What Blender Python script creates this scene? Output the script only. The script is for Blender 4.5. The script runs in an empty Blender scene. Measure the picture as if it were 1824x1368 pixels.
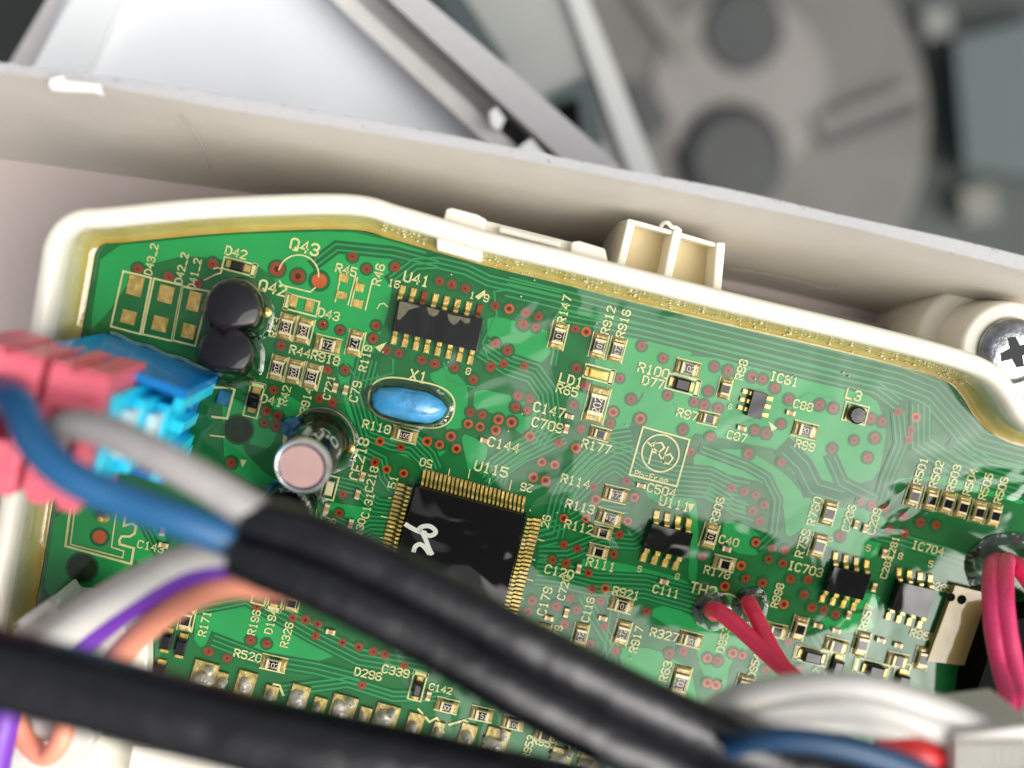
import bpy, bmesh, math, random
from mathutils import Vector, Matrix, Quaternion
random.seed(7)
sc = bpy.context.scene
C = sc.collection
# ------------------------------------------------------------------ camera (1 unit = 1 cm)
FPX, DCAM = 1944.0, 12.0
CAMPOS = Vector((0, 0, DCAM))
nadir = Vector(((780 - 912) / FPX, -(470 - 684) / FPX, -1)).normalized()
RQ = nadir.rotation_difference(Vector((0, 0, -1)))
cd = bpy.data.cameras.new('camera'); cam = bpy.data.objects.new('camera', cd); C.objects.link(cam)
cam.location = CAMPOS; cam.rotation_mode = 'QUATERNION'; cam.rotation_quaternion = RQ
cd.sensor_width = 36; cd.lens = 36 * FPX / 1824; cd.clip_start = .05; cd.clip_end = 500
cd.dof.use_dof = True; cd.dof.focus_distance = 12.12; cd.dof.aperture_fstop = .086; cd.dof.aperture_blades = 0
sc.camera = cam
# ------------------------------------------------------------------ daylight
SUN_EL, SUN_AZ = 52, 34          # azimuth counted from +X towards -Y (lower right of the picture)
w = bpy.data.worlds.new('World'); sc.world = w; w.use_nodes = True
nt = w.node_tree; nt.nodes.clear()
sky = nt.nodes.new('ShaderNodeTexSky'); sky.sky_type = 'NISHITA'; sky.sun_disc = False
sky.sun_elevation = math.radians(SUN_EL); sky.sun_rotation = math.radians(90 + SUN_AZ)
sky.air_density = 1.2; sky.dust_density = 6.0; sky.ozone_density = .6
hs = nt.nodes.new('ShaderNodeHueSaturation'); hs.inputs['Saturation'].default_value = .22
bg = nt.nodes.new('ShaderNodeBackground'); bg.inputs['Strength'].default_value = .145
ow = nt.nodes.new('ShaderNodeOutputWorld')
nt.links.new(sky.outputs[0], hs.inputs['Color']); nt.links.new(hs.outputs[0], bg.inputs[0]); nt.links.new(bg.outputs[0], ow.inputs[0])
sd = bpy.data.lights.new('sun', 'SUN'); sd.energy = 2.15; sd.angle = math.radians(60); sd.color = (1, .97, .92)
sun = bpy.data.objects.new('sun', sd); C.objects.link(sun)
e, a_ = math.radians(SUN_EL), math.radians(SUN_AZ)
sdir = Vector((math.cos(e) * math.cos(a_), -math.cos(e) * math.sin(a_), math.sin(e)))
sun.rotation_mode = 'QUATERNION'; sun.rotation_quaternion = sdir.to_track_quat('Z', 'Y')
sc.view_settings.view_transform = 'Standard'; sc.view_settings.look = 'None'
sc.view_settings.exposure = 0.26; sc.view_settings.gamma = 1
sc.render.engine = 'CYCLES'; sc.cycles.max_bounces = 6; sc.cycles.transparent_max_bounces = 10
sc.cycles.use_denoising = True; sc.cycles.sample_clamp_indirect = 4; sc.cycles.caustics_reflective = False; sc.cycles.caustics_refractive = False

# ------------------------------------------------------------------ helpers
def P(px, py, z=0.0):
    """the point at height z that the photograph shows at pixel (px, py)"""
    d = RQ @ Vector(((px - 912) / FPX, -(py - 684) / FPX, -1))
    return CAMPOS + d * ((z - DCAM) / d.z)
def PS(px, py, z=0.0):
    """centimetres per photograph pixel there"""
    return ((P(px, py, z) - CAMPOS) @ (RQ @ Vector((0, 0, -1)))) / FPX
S0 = PS(912, 684, 0)

def lk(ntree, a, b): ntree.links.new(a, b)
def mat(name, col, rough=.5, metal=0., coat=0., resin=False, spec=.5, noise=0., nscale=6., bump=0., bscale=30., sss=0., trans=0., emit=None, col2=None, objvar=0.):
    m = bpy.data.materials.new(name); m.use_nodes = True
    n = m.node_tree; b = n.nodes['Principled BSDF']
    b.inputs['Base Color'].default_value = (*col, 1); b.inputs['Roughness'].default_value = rough
    b.inputs['Metallic'].default_value = metal; b.inputs['Specular IOR Level'].default_value = spec
    if sss:
        b.inputs['Subsurface Weight'].default_value = sss; b.inputs['Subsurface Radius'].default_value = (.25, .18, .1); b.inputs['Subsurface Scale'].default_value = .6
    geo = n.nodes.new('ShaderNodeNewGeometry')
    if noise or col2:
        nz = n.nodes.new('ShaderNodeTexNoise'); nz.inputs['Scale'].default_value = nscale; nz.inputs['Detail'].default_value = 5
        lk(n, geo.outputs['Position'], nz.inputs['Vector'])
        rp = n.nodes.new('ShaderNodeMapRange'); rp.inputs[1].default_value = .3; rp.inputs[2].default_value = .7
        lk(n, nz.outputs[0], rp.inputs[0])
        mx = n.nodes.new('ShaderNodeMix'); mx.data_type = 'RGBA'
        c2 = col2 or tuple(max(0, c * (1 - noise)) for c in col)
        mx.inputs[6].default_value = (*col, 1); mx.inputs[7].default_value = (*c2, 1)
        lk(n, rp.outputs[0], mx.inputs[0]); lk(n, mx.outputs[2], b.inputs['Base Color'])
    if bump:
        nb = n.nodes.new('ShaderNodeTexNoise'); nb.inputs['Scale'].default_value = bscale; nb.inputs['Detail'].default_value = 4
        lk(n, geo.outputs['Position'], nb.inputs['Vector'])
        bp = n.nodes.new('ShaderNodeBump'); bp.inputs['Strength'].default_value = 1; bp.inputs['Distance'].default_value = bump
        lk(n, nb.outputs[0], bp.inputs['Height']); lk(n, bp.outputs[0], b.inputs['Normal'])
    if resin:   # clear potting varnish: smooth coat with slow swells
        b.inputs['Coat Weight'].default_value = 1; b.inputs['Coat Roughness'].default_value = .012; b.inputs['Coat IOR'].default_value = 1.44
        nb = n.nodes.new('ShaderNodeTexNoise'); nb.inputs['Scale'].default_value = .9; nb.inputs['Detail'].default_value = 2.0; nb.inputs['Distortion'].default_value = .6
        lk(n, geo.outputs['Position'], nb.inputs['Vector'])
        bp = n.nodes.new('ShaderNodeBump'); bp.inputs['Strength'].default_value = 1; bp.inputs['Distance'].default_value = .05
        lk(n, nb.outputs[0], bp.inputs['Height']); lk(n, bp.outputs[0], b.inputs['Coat Normal'])
        b.inputs['Specular IOR Level'].default_value = .06
    elif coat:
        b.inputs['Coat Weight'].default_value = coat; b.inputs['Coat Roughness'].default_value = .05
    if emit: b.inputs['Emission Color'].default_value = (*emit, 1); b.inputs['Emission Strength'].default_value = 1
    return m

M = {}
M['mask'] = mat('solder_mask_green', (.009, .125, .028), .5, resin=True, noise=.25, nscale=3)
M['pour'] = mat('green_over_copper', (.014, .27, .062), .45, resin=True, noise=.2, nscale=1.5)
M['trace'] = mat('green_trace', (.018, .21, .058), .45, resin=True)
M['clear'] = mat('dark_clearance', (.006, .088, .022), .5, resin=True)
M['via'] = mat('via_copper', (.22, .048, .014), .35, resin=True, noise=.4, nscale=9)
M['viao'] = mat('via_copper_bright', (.44, .09, .018), .35, resin=True, noise=.3, nscale=9)
M['pit'] = mat('dark_drill_hole', (.014, .028, .008), .5, resin=True, noise=.5, nscale=8)
M['hole'] = mat('via_hole', (.05, .008, .004), .4, resin=True)
M['silk'] = mat('silkscreen', (.56, .56, .25), .6, resin=True, noise=.2, nscale=12)
M['gold'] = mat('tinned_pad', (.62, .44, .12), .28, metal=.55, resin=True, noise=.45, nscale=14, bump=.01, bscale=16)
M['fillet'] = mat('solder_fillet', (.46, .36, .12), .3, metal=.35, resin=True, noise=.45, nscale=16, bump=.02, bscale=20)
M['solder'] = mat('solder', (.74, .70, .60), .3, metal=.35, coat=1, noise=.15, nscale=8, bump=.05, bscale=8)
M['cap'] = mat('end_cap_tin', (.64, .54, .31), .35, metal=.2, resin=True)
M['black'] = mat('component_black', (.003, .003, .0035), .6, resin=True)
M['print'] = mat('code_print', (.62, .52, .40), .6, resin=True)
M['tan'] = mat('ceramic_tan', (.40, .23, .10), .5, resin=True)
M['led'] = mat('led_yellow', (.85, .52, .08), .3, resin=True, noise=.3, nscale=14)
M['paint'] = mat('white_paint', (.55, .57, .48), .6, resin=True)
M['ivory'] = mat('ivory_plastic', (.84, .80, .68), .38, sss=.25, noise=.05, nscale=2, bump=.004, bscale=9, coat=.15)
M['white'] = mat('white_plastic', (.55, .515, .46), .45, noise=.09, nscale=1.2, bump=.003, bscale=14)
M['whitet'] = mat('white_plastic_rim', (.46, .455, .46), .55, noise=.07, nscale=12, bump=.003, bscale=30)
M['blue'] = mat('blue_plastic', (.0, .22, .62), .35, coat=.2, bump=.003, bscale=20)
M['lcyan'] = mat('pale_cyan_plastic', (.80, .95, .98), .3, coat=.3)  # blown-out glare on the blue connector, painted as a near-white colour
M['cyan'] = mat('light_blue_plastic', (.02, .74, 1.0), .35, coat=.2)  # same blue plastic, light on its right side put into the colour
M['pink'] = mat('pink_plastic', (.90, .165, .225), .42, bump=.004, bscale=18, noise=.15, nscale=4)
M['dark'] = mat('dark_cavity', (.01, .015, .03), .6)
M['xdull'] = mat('blue_under_resin', (.02, .14, .24), .5, resin=True, noise=.5, nscale=14)
M['xblue'] = mat('resonator_blue', (.05, .34, .66), .3, coat=1, noise=.35, nscale=6, bump=.02, bscale=9)
M['sleeve'] = mat('black_sleeve', (.006, .006, .008), .27, noise=.2, nscale=5, bump=.05, bscale=2.6)
M['wblue'] = mat('wire_blue', (.015, .105, .25), .35, bump=.003)
M['wgrey'] = mat('wire_grey', (.36, .34, .33), .3, noise=.15, nscale=9)
M['wwhite'] = mat('wire_white', (.64, .62, .57), .42, sss=.1, noise=.06)
M['wpurple'] = mat('wire_purple', (.17, .04, .42), .38)
M['worange'] = mat('wire_orange', (.86, .32, .20), .4)
M['wred'] = mat('wire_red', (.97, .03, .11), .38, coat=.3, noise=.12, nscale=9, bump=.003, bscale=20)
M['wpink'] = mat('wire_pink', (.92, .05, .19), .4, coat=.3, noise=.15, nscale=20, bump=.004, bscale=50)
M['jst'] = mat('white_nylon', (.62, .59, .54), .4, sss=.2)
M['steel'] = mat('zinc_steel', (.34, .36, .37), .26, metal=1, noise=.55, nscale=7, bump=.01, bscale=12)
M['alu'] = mat('aluminium', (.78, .74, .76), .25, metal=.8, noise=.1)
M['aluplain'] = mat('cap_top', (.74, .46, .42), .5, metal=0, noise=.1)
M['capblk'] = mat('capacitor_sleeve', (.003, .003, .003), .3, spec=.03, coat=.55, bump=.01, bscale=4)
M['capprint'] = mat('capacitor_print', (.55, .58, .6), .4, coat=1)
M['q'] = mat('transistor_black', (.005, .004, .007), .5, spec=.1, coat=.75, noise=.3, nscale=5)
M['beige'] = mat('beige_strip', (.34, .26, .095), .55, resin=True, noise=.15, nscale=3)
M['panel'] = mat('white_sheet_panel', (.90, .92, .95), .5, noise=.08, nscale=.6)
M['brightwhite'] = mat('bright_white_edge', (.88, .90, .90), .4)
M['railg'] = mat('rail_plastic', (.66, .64, .62), .5, noise=.12, nscale=3, bump=.01, bscale=6)
M['grey'] = mat('grey_plastic', (.30, .31, .29), .55, noise=.1, nscale=.8)
M['greyl'] = mat('grey_plastic_light', (.46, .47, .45), .5)
M['disc'] = mat('cast_disc_grey', (.15, .143, .13), .6, noise=.25, nscale=.35)
M['discd'] = mat('cast_disc_dark', (.032, .036, .035), .6, noise=.3, nscale=.5)
M['ground'] = mat('ground_dark', (.012, .016, .014), .8, noise=.5, nscale=.18)
M['teal'] = mat('teal_grey_metal', (.052, .075, .075), .6, noise=.15, nscale=.3)
M['blk'] = mat('matt_black', (.002, .002, .002), .6, spec=.04)
# resin: see-through gloss
def resin_mat(name, tint, ior=1.5):
    m = bpy.data.materials.new(name); m.use_nodes = True; n = m.node_tree; n.nodes.clear()
    o = n.nodes.new('ShaderNodeOutputMaterial'); t = n.nodes.new('ShaderNodeBsdfTransparent'); t.inputs[0].default_value = (*tint, 1)
    g = n.nodes.new('ShaderNodeBsdfGlossy'); g.inputs['Roughness'].default_value = .03
    f = n.nodes.new('ShaderNodeFresnel'); f.inputs['IOR'].default_value = ior
    geo = n.nodes.new('ShaderNodeNewGeometry'); nb = n.nodes.new('ShaderNodeTexNoise'); nb.inputs['Scale'].default_value = 5
    bp = n.nodes.new('ShaderNodeBump'); bp.inputs['Distance'].default_value = .04
    lk(n, geo.outputs['Position'], nb.inputs['Vector']); lk(n, nb.outputs[0], bp.inputs['Height'])
    lk(n, bp.outputs[0], g.inputs['Normal']); lk(n, bp.outputs[0], f.inputs['Normal'])
    mx = n.nodes.new('ShaderNodeMixShader'); lk(n, f.outputs[0], mx.inputs[0]); lk(n, t.outputs[0], mx.inputs[1]); lk(n, g.outputs[0], mx.inputs[2]); lk(n, mx.outputs[0], o.inputs[0])
    return m
M['resin'] = resin_mat('clear_resin', (.93, .95, .86), 1.75)
def ochre_mat():
    m = mat('ochre_resin', (.40, .30, .06), .12, coat=1, sss=.15, bump=.012, bscale=7)
    n = m.node_tree; b = n.nodes['Principled BSDF']
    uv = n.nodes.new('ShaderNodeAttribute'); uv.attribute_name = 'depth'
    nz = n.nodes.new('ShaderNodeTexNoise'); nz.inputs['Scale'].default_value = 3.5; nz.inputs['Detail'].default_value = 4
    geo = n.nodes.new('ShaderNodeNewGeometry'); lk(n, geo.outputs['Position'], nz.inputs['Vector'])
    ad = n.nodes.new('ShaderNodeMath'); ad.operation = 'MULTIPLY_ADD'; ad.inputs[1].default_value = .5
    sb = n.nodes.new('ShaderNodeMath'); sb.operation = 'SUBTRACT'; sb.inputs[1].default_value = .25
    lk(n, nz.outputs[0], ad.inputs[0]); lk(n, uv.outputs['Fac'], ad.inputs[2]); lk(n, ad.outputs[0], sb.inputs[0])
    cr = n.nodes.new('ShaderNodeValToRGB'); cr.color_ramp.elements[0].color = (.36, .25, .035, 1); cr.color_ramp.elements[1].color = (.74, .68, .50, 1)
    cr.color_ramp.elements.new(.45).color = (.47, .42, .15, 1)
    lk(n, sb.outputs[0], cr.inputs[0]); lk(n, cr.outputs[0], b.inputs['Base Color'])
    return m
M['ochre'] = ochre_mat()

class MB:
    def __init__(s): s.v = []; s.f = []; s.m = []; s.mats = []
    def mi(s, m):
        m = M[m] if isinstance(m, str) else m
        if m not in s.mats: s.mats.append(m)
        return s.mats.index(m)
    def add(s, vs, fs, m):
        o = len(s.v); k = s.mi(m)
        s.v += [Vector(v) for v in vs]
        for f in fs: s.f.append([i + o for i in f]); s.m.append(k)
    def box(s, c, size, m, ch=0., rot=0., top=1.0):
        w, d, h = size[0] / 2, size[1] / 2, size[2]
        R = Matrix.Rotation(rot, 3, 'Z'); c = Vector(c)
        rings = [(w, d, 0), (w, d, max(h - ch, h * .3)), (w * top - ch, d * top - ch, h)] if (ch or top != 1) else [(w, d, 0), (w, d, h)]
        vs = []
        for (a, b, z) in rings:
            for x, y in ((-a, -b), (a, -b), (a, b), (-a, b)): vs.append(c + R @ Vector((x, y, z)))
        fs = [(3, 2, 1, 0)]; n = len(rings)
        for k in range(n - 1):
            for i in range(4): j = (i + 1) % 4; fs.append((k * 4 + i, k * 4 + j, k * 4 + 4 + j, k * 4 + 4 + i))
        fs.append(tuple((n - 1) * 4 + i for i in range(4)))
        s.add(vs, fs, m)
    def prism(s, pts, z0, z1, m, inset=0.):
        """pts: plan polygon (x, y), anticlockwise"""
        n = len(pts); A = sum(pts[i][0] * pts[(i + 1) % n][1] - pts[(i + 1) % n][0] * pts[i][1] for i in range(n))
        if A < 0: pts = pts[::-1]
        vs = [(x, y, z0) for x, y in pts] + [(x, y, z1) for x, y in pts]
        fs = [tuple(range(n - 1, -1, -1)), tuple(range(n, 2 * n))]
        for i in range(n): j = (i + 1) % n; fs.append((i, j, n + j, n + i))
        s.add(vs, fs, m)
    def lathe(s, c, prof, m, n=32, a0=0, a1=2 * math.pi, axis=None, cap=True):
        c = Vector(c); q = Quaternion() if axis is None else Vector((0, 0, 1)).rotation_difference(Vector(axis))
        vs = []; full = abs(a1 - a0 - 2 * math.pi) < 1e-6; cols = n if full else n + 1
        for r, z in prof:
            for i in range(cols):
                a = a0 + (a1 - a0) * i / n; vs.append(c + q @ Vector((r * math.cos(a), r * math.sin(a), z)))
        fs = []
        for k in range(len(prof) - 1):
            for i in range(n):
                j = (i + 1) % cols; fs.append((k * cols + i, k * cols + j, (k + 1) * cols + j, (k + 1) * cols + i))
        s.add(vs, fs, m)
        if cap and full and prof[-1][0] > 1e-6: s.add(vs[-cols:], [tuple(range(cols))], m)
    def ribbon(s, pts, wd, m, z=0., closed=False):
        """flat stroke of width wd through plan points"""
        n = len(pts)
        if n < 2: return
        pv = [Vector((p[0], p[1])) for p in pts]; L = []; R = []
        for i in range(n):
            if closed: a, b = pv[i - 1], pv[(i + 1) % n]; t1 = (pv[i] - a); t2 = (b - pv[i])
            else:
                t1 = (pv[i] - pv[i - 1]) if i else (pv[1] - pv[0]); t2 = (pv[i + 1] - pv[i]) if i < n - 1 else t1
            if t1.length < 1e-9: t1 = t2
            if t2.length < 1e-9: t2 = t1
            t1 = t1.normalized(); t2 = t2.normalized(); t = (t1 + t2)
            t = t.normalized() if t.length > 1e-6 else t1
            nn = Vector((-t.y, t.x)); k = 1 / max(.5, nn.dot(Vector((-t1.y, t1.x))))
            p = pv[i]
            if not closed and i == 0: p = p - t1 * wd * .3
            if not closed and i == n - 1: p = p + t2 * wd * .3
            L.append(p + nn * wd / 2 * k); R.append(p - nn * wd / 2 * k)
        vs = [(p.x, p.y, z) for p in L] + [(p.x, p.y, z) for p in R]
        fs = []
        for i in range(n if closed else n - 1):
            j = (i + 1) % n; fs.append((n + i, n + j, j, i))
        s.add(vs, fs, m)
    def tube(s, pts, r, m, n=20, cap=True, prof=None, up=None):
        """sweep along world points; r: number or list; prof(theta, t) -> radius factor"""
        N = len(pts); vs = []; side = None
        for i, p in enumerate(pts):
            t = (pts[min(i + 1, N - 1)] - pts[max(i - 1, 0)]).normalized()
            if side is None: side = t.cross(Vector((0, 0, 1)))
            if side.length < .05 : side = Vector((1, 0, 0))
            if up: side = t.cross(up)
            side = (side - t * side.dot(t)).normalized(); b = side.cross(t)
            rr = r[i] if isinstance(r, (list, tuple)) else r
            for k in range(n):
                a = 2 * math.pi * k / n; q = prof(a, i / (N - 1)) if prof else rr
                vs.append(p + side * math.cos(a) * q + b * math.sin(a) * q)
        fs = []
        for i in range(N - 1):
            for k in range(n): j = (k + 1) % n; fs.append((i * n + k, i * n + j, (i + 1) * n + j, (i + 1) * n + k))
        if cap: fs.append(tuple(range(n))); fs.append(tuple((N - 1) * n + k for k in range(n - 1, -1, -1)))
        s.add(vs, fs, m)
    def mesh(s, name, smooth=False):
        me = bpy.data.meshes.new(name); me.from_pydata([tuple(v) for v in s.v], [], s.f)
        for m in s.mats: me.materials.append(m)
        me.polygons.foreach_set('material_index', s.m)
        me.update()
        bm = bmesh.new(); bm.from_mesh(me); bmesh.ops.recalc_face_normals(bm, faces=bm.faces); bm.to_mesh(me); bm.free()
        if smooth:
            me.polygons.foreach_set('use_smooth', [True] * len(me.polygons)); me.set_sharp_from_angle(angle=math.radians(smooth if smooth > 1 else 40))
        return me
    def build(s, name, parent=None, smooth=False, **k):
        return link(name, s.mesh(name, smooth), parent, **k)
def link(name, me, parent=None, loc=(0, 0, 0), rot=0., label=None, kind=None):
    o = bpy.data.objects.new(name, me); C.objects.link(o); o.location = loc; o.rotation_euler = (0, 0, rot)
    if parent: o.parent = parent
    if label: o['label'] = label
    if kind: o['kind'] = kind
    return o
def flatbuild(mb, name, parent, **k):
    """flat sheets: keep normals pointing up"""
    me = bpy.data.meshes.new(name); me.from_pydata([tuple(v) for v in mb.v], [], mb.f)
    for m in mb.mats: me.materials.append(m)
    me.polygons.foreach_set('material_index', mb.m); me.update()
    if sum(p.normal.z * p.area for p in me.polygons) < 0: me.flip_normals()
    return link(name, me, parent, **k)
def thing(name, label, cat, loc=(0, 0, 0), group=None):
    o = bpy.data.objects.new(name, None); C.objects.link(o); o.location = loc; o['label'] = label; o['category'] = cat
    if group: o['group'] = group
    return o
def tag(o, label, cat, group=None):
    o['label'] = label; o['category'] = cat
    if group: o['group'] = group
    return o
def spline(pts, k=10):
    out = []; n = len(pts)
    for i in range(n - 1):
        p0, p1, p2, p3 = pts[max(i - 1, 0)], pts[i], pts[i + 1], pts[min(i + 2, n - 1)]
        for j in range(k):
            t = j / k; out.append(.5 * ((2 * p1) + (p2 - p0) * t + (2 * p0 - 5 * p1 + 4 * p2 - p3) * t * t + (3 * p1 - p0 - 3 * p2 + p3) * t ** 3))
    out.append(pts[-1]); return out
def pxpath(pts, k=10): return spline([P(*p) for p in pts], k)

# ------------------------------------------------------------------ stroke lettering as on the silkscreen
G = {
 '0': [[(1,0),(3,0),(4,1),(4,5),(3,6),(1,6),(0,5),(0,1),(1,0)]], '1': [[(1,5),(2,6),(2,0)],[(1,0),(3,0)]],
 '2': [[(0,5),(1,6),(3,6),(4,5),(4,4),(0,0),(4,0)]], '3': [[(0,5),(1,6),(3,6),(4,5),(4,4),(3,3),(1.5,3)],[(3,3),(4,2),(4,1),(3,0),(1,0),(0,1)]],
 '4': [[(3,0),(3,6),(0,2),(4,2)]], '5': [[(4,6),(0,6),(0,3.5),(3,3.5),(4,2.5),(4,1),(3,0),(1,0),(0,1)]],
 '6': [[(4,5),(3,6),(1,6),(0,5),(0,1),(1,0),(3,0),(4,1),(4,2.3),(3,3.3),(0,3.2)]], '7': [[(0,6),(4,6),(1.5,0)]],
 '8': [[(1,3),(0,4),(0,5),(1,6),(3,6),(4,5),(4,4),(3,3),(1,3),(0,2),(0,1),(1,0),(3,0),(4,1),(4,2),(3,3)]],
 '9': [[(0,1),(1,0),(3,0),(4,1),(4,5),(3,6),(1,6),(0,5),(0,3.7),(1,2.8),(4,2.8)]],
 'R': [[(0,0),(0,6),(3,6),(4,5),(4,4),(3,3),(0,3)],[(2,3),(4,0)]], 'C': [[(4,5),(3,6),(1,6),(0,5),(0,1),(1,0),(3,0),(4,1)]],
 'D': [[(0,0),(0,6),(2.5,6),(4,4.5),(4,1.5),(2.5,0),(0,0)]], 'Q': [[(1,0),(3,0),(4,1),(4,5),(3,6),(1,6),(0,5),(0,1),(1,0)],[(2.5,1.5),(4,0)]],
 'U': [[(0,6),(0,1),(1,0),(3,0),(4,1),(4,6)]], 'L': [[(0,6),(0,0),(4,0)]], 'I': [[(1,6),(3,6)],[(2,6),(2,0)],[(1,0),(3,0)]],
 'T': [[(0,6),(4,6)],[(2,6),(2,0)]], 'H': [[(0,6),(0,0)],[(4,6),(4,0)],[(0,3),(4,3)]], 'X': [[(0,6),(4,0)],[(4,6),(0,0)]],
 'P': [[(0,0),(0,6),(3,6),(4,5),(4,4),(3,3),(0,3)]], 'b': [[(0,6),(0,0),(3,0),(4,1),(4,2.5),(3,3.5),(0,3.5)]],
 'F': [[(0,0),(0,6),(4,6)],[(0,3),(3,3)]], 'E': [[(4,6),(0,6),(0,0),(4,0)],[(0,3),(3,3)]], 'r': [[(0,0),(0,3.5)],[(0,2.5),(1.2,3.6),(3,3.6)]],
 'e': [[(0,2),(4,2),(4,3),(3,4),(1,4),(0,3),(0,1),(1,0),(4,0)]], '-': [[(.5,3),(3.5,3)]], '_': [[(0,0),(4,0)]], '>': [[(0,5),(4,3),(0,1)]],
 'N': [[(0,0),(0,6),(4,0),(4,6)]], 'V': [[(0,6),(2,0),(4,6)]], 'M': [[(0,0),(0,6),(2,3),(4,6),(4,0)]], 'A': [[(0,0),(2,6),(4,0)],[(1,2),(3,2)]],
 'O': [[(1,0),(3,0),(4,1),(4,5),(3,6),(1,6),(0,5),(0,1),(1,0)]], 'K': [[(0,0),(0,6)],[(4,6),(0,3),(4,0)]], 'Y': [[(0,6),(2,3),(4,6)],[(2,3),(2,0)]],
}
def strokes(mb, s, h, m, z, cx=0., cy=0., ang=0., wd=None, pitch=5.6, sx=1.):
    u = h / 6; W = (len(s) - 1) * pitch + 4; wd = wd or h * .15
    ca, sa = math.cos(ang), math.sin(ang)
    for i, ch in enumerate(s):
        for st in G.get(ch, []):
            pts = []
            for x, y in st:
                X = ((x + i * pitch) - W / 2) * u * sx; Y = (y - 3) * u
                pts.append((cx + X * ca - Y * sa, cy + X * sa + Y * ca))
            mb.ribbon(pts, wd, m, z); z += 2e-5

# ================================================================== THE BOARD
EDGE = [(15,1330),(60,1090),(100,850),(140,615),(163,480),(170,447),(186,432),(225,429),(400,413),(618,406),(700,424),(780,447),(865,471),(1000,503),(1150,541),(1300,578),(1450,613),(1600,650),(1682,676),(1712,702),(1738,742),(1775,775),(1824,793),(1900,800)]
board = thing('circuit_board', 'green printed circuit board crowded with resistors and chips, potted in clear resin', 'circuit board')
mb = MB(); pl = [P(x, y, 0) for x, y in EDGE] + [P(1900, 1450, 0), P(15, 1450, 0)]
mb.prism([(p.x, p.y) for p in pl], -.16, 0, 'mask'); mb.build('board_panel', board)

ZP, ZC, ZT, ZV, ZS, ZD = .003, .005, .007, .010, .0135, .017
def poly(name, pts, m, z, parent=board, rounded=False):
    mb = MB(); ps = [P(x, y, 0) for x, y in pts]
    if rounded:
        ps = ps + [ps[0]]; out = []
        for i in range(len(ps) - 1):
            a, b = ps[i], ps[i + 1]; out += [a.lerp(b, .15), a.lerp(b, .85)]
        ps = out
    vs = [(p.x, p.y, z) for p in ps]
    mb.add(vs, [tuple(range(len(vs)))], m); return flatbuild(mb, name, parent)
POURS = [
 [(182,440),(400,418),(618,411),(700,430),(770,452),(700,500),(690,560),(660,640),(560,600),(470,470),(330,455),(250,475),(190,560),(160,590)],
 [(868,560),(975,585),(985,625),(960,650),(868,612)],
 [(760,668),(800,650),(835,690),(830,760),(790,770),(815,720)],
 [(845,690),(960,715),(985,740),(960,770),(930,775),(870,730),(842,742)],
 [(1060,600),(1130,600),(1165,610),(1240,625),(1190,660),(1140,700),(1115,780),(1040,745),(1020,700),(1060,680)],
 [(1130,625),(1300,640),(1460,680),(1560,708),(1580,760),(1565,850),(1500,872),(1430,860),(1400,830),(1385,800),(1330,790),(1240,770),(1228,782),(1145,762),(1120,740),(1150,700)],
 [(1235,800),(1330,800),(1400,845),(1430,880),(1440,935),(1400,960),(1395,900),(1360,860),(1300,845),(1235,835)],
 [(1290,925),(1330,935),(1355,955),(1350,990),(1310,985),(1285,960)],
 [(1040,990),(1140,1010),(1215,1030),(1255,1060),(1245,1100),(1180,1060),(1100,1045),(1030,1025)],
 [(1130,850),(1165,870),(1240,885),(1245,960),(1240,1040),(1225,1030),(1232,940),(1225,905),(1160,893)],
 [(1150,1090),(1190,1075),(1245,1105),(1260,1140),(1200,1120)],
 [(1105,1150),(1165,1155),(1230,1190),(1250,1290),(1130,1240),(1090,1200)],
 [(1270,1040),(1300,1060),(1380,1110),(1370,1150),(1340,1150),(1300,1180),(1290,1240),(1250,1200),(1230,1110)],
 [(1585,865),(1600,850),(1790,845),(1824,860),(1824,900),(1790,890),(1620,850)],
 [(1640,790),(1700,805),(1824,830),(1824,850),(1760,845),(1650,820)],
 [(1420,880),(1560,905),(1580,930),(1560,1000),(1480,975),(1425,960)],
 [(1460,1100),(1545,1090),(1560,1120),(1480,1130)], [(1500,1050),(1570,1060),(1560,1085),(1505,1085)],
 [(505,700),(560,730),(500,760),(480,800),(440,790),(450,740)],
 [(395,700),(440,720),(430,800),(480,850),(560,880),(540,900),(450,860),(400,830)],
 [(560,890),(660,905),(690,930),(680,1000),(600,960),(550,930)],
 [(350,1080),(440,1060),(560,1100),(620,1160),(560,1180),(420,1160),(345,1150)],
 [(100,900),(260,900),(300,960),(280,1010),(200,1060),(75,1070)],
 [(600,600),(660,640),(690,700),(650,780),(620,740),(600,660)],
 [(690,760),(800,800),(760,830),(690,800)],
 [(820,770),(870,790),(860,850),(835,845)],
]
for i, pg in enumerate(POURS): poly('copper_pour', pg, 'pour', ZP + i * 4e-5, rounded=True)

def offset(pts, d):
    out = []; n = len(pts)
    for i in range(n):
        a = Vector(pts[max(i - 1, 0)]); b = Vector(pts[min(i + 1, n - 1)]); p = Vector(pts[i])
        t1 = (p - a).normalized() if i else (b - p).normalized(); t2 = (b - p).normalized() if i < n - 1 else t1
        t = (t1 + t2).normalized(); nn = Vector((-t.y, t.x)); k = 1 / max(.6, nn.dot(Vector((-t1.y, t1.x))))
        out.append(tuple(p + nn * d * k))
    return out
tcount = 0
def trace(pts, wpx=3.2, m='trace'):
    global tcount
    mb = MB(); ps = [P(x, y, 0) for x, y in pts]
    mb.ribbon([(p.x, p.y) for p in ps], wpx * S0, m, ZT + tcount * 7e-6); tcount += 1
    flatbuild(mb, 'trace', board)
def bundle(pts, n, sp, w=3.2, m='trace', trim=0):
    for i in range(n):
        q = offset(pts, (i - (n - 1) / 2) * sp)
        if trim:
            q = list(q); k = i * trim
            a, b = Vector(q[-2]), Vector(q[-1]); L = (b - a).length
            if L > k: q[-1] = tuple(b - (b - a).normalized() * k)
        trace(q, w, m)
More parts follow.
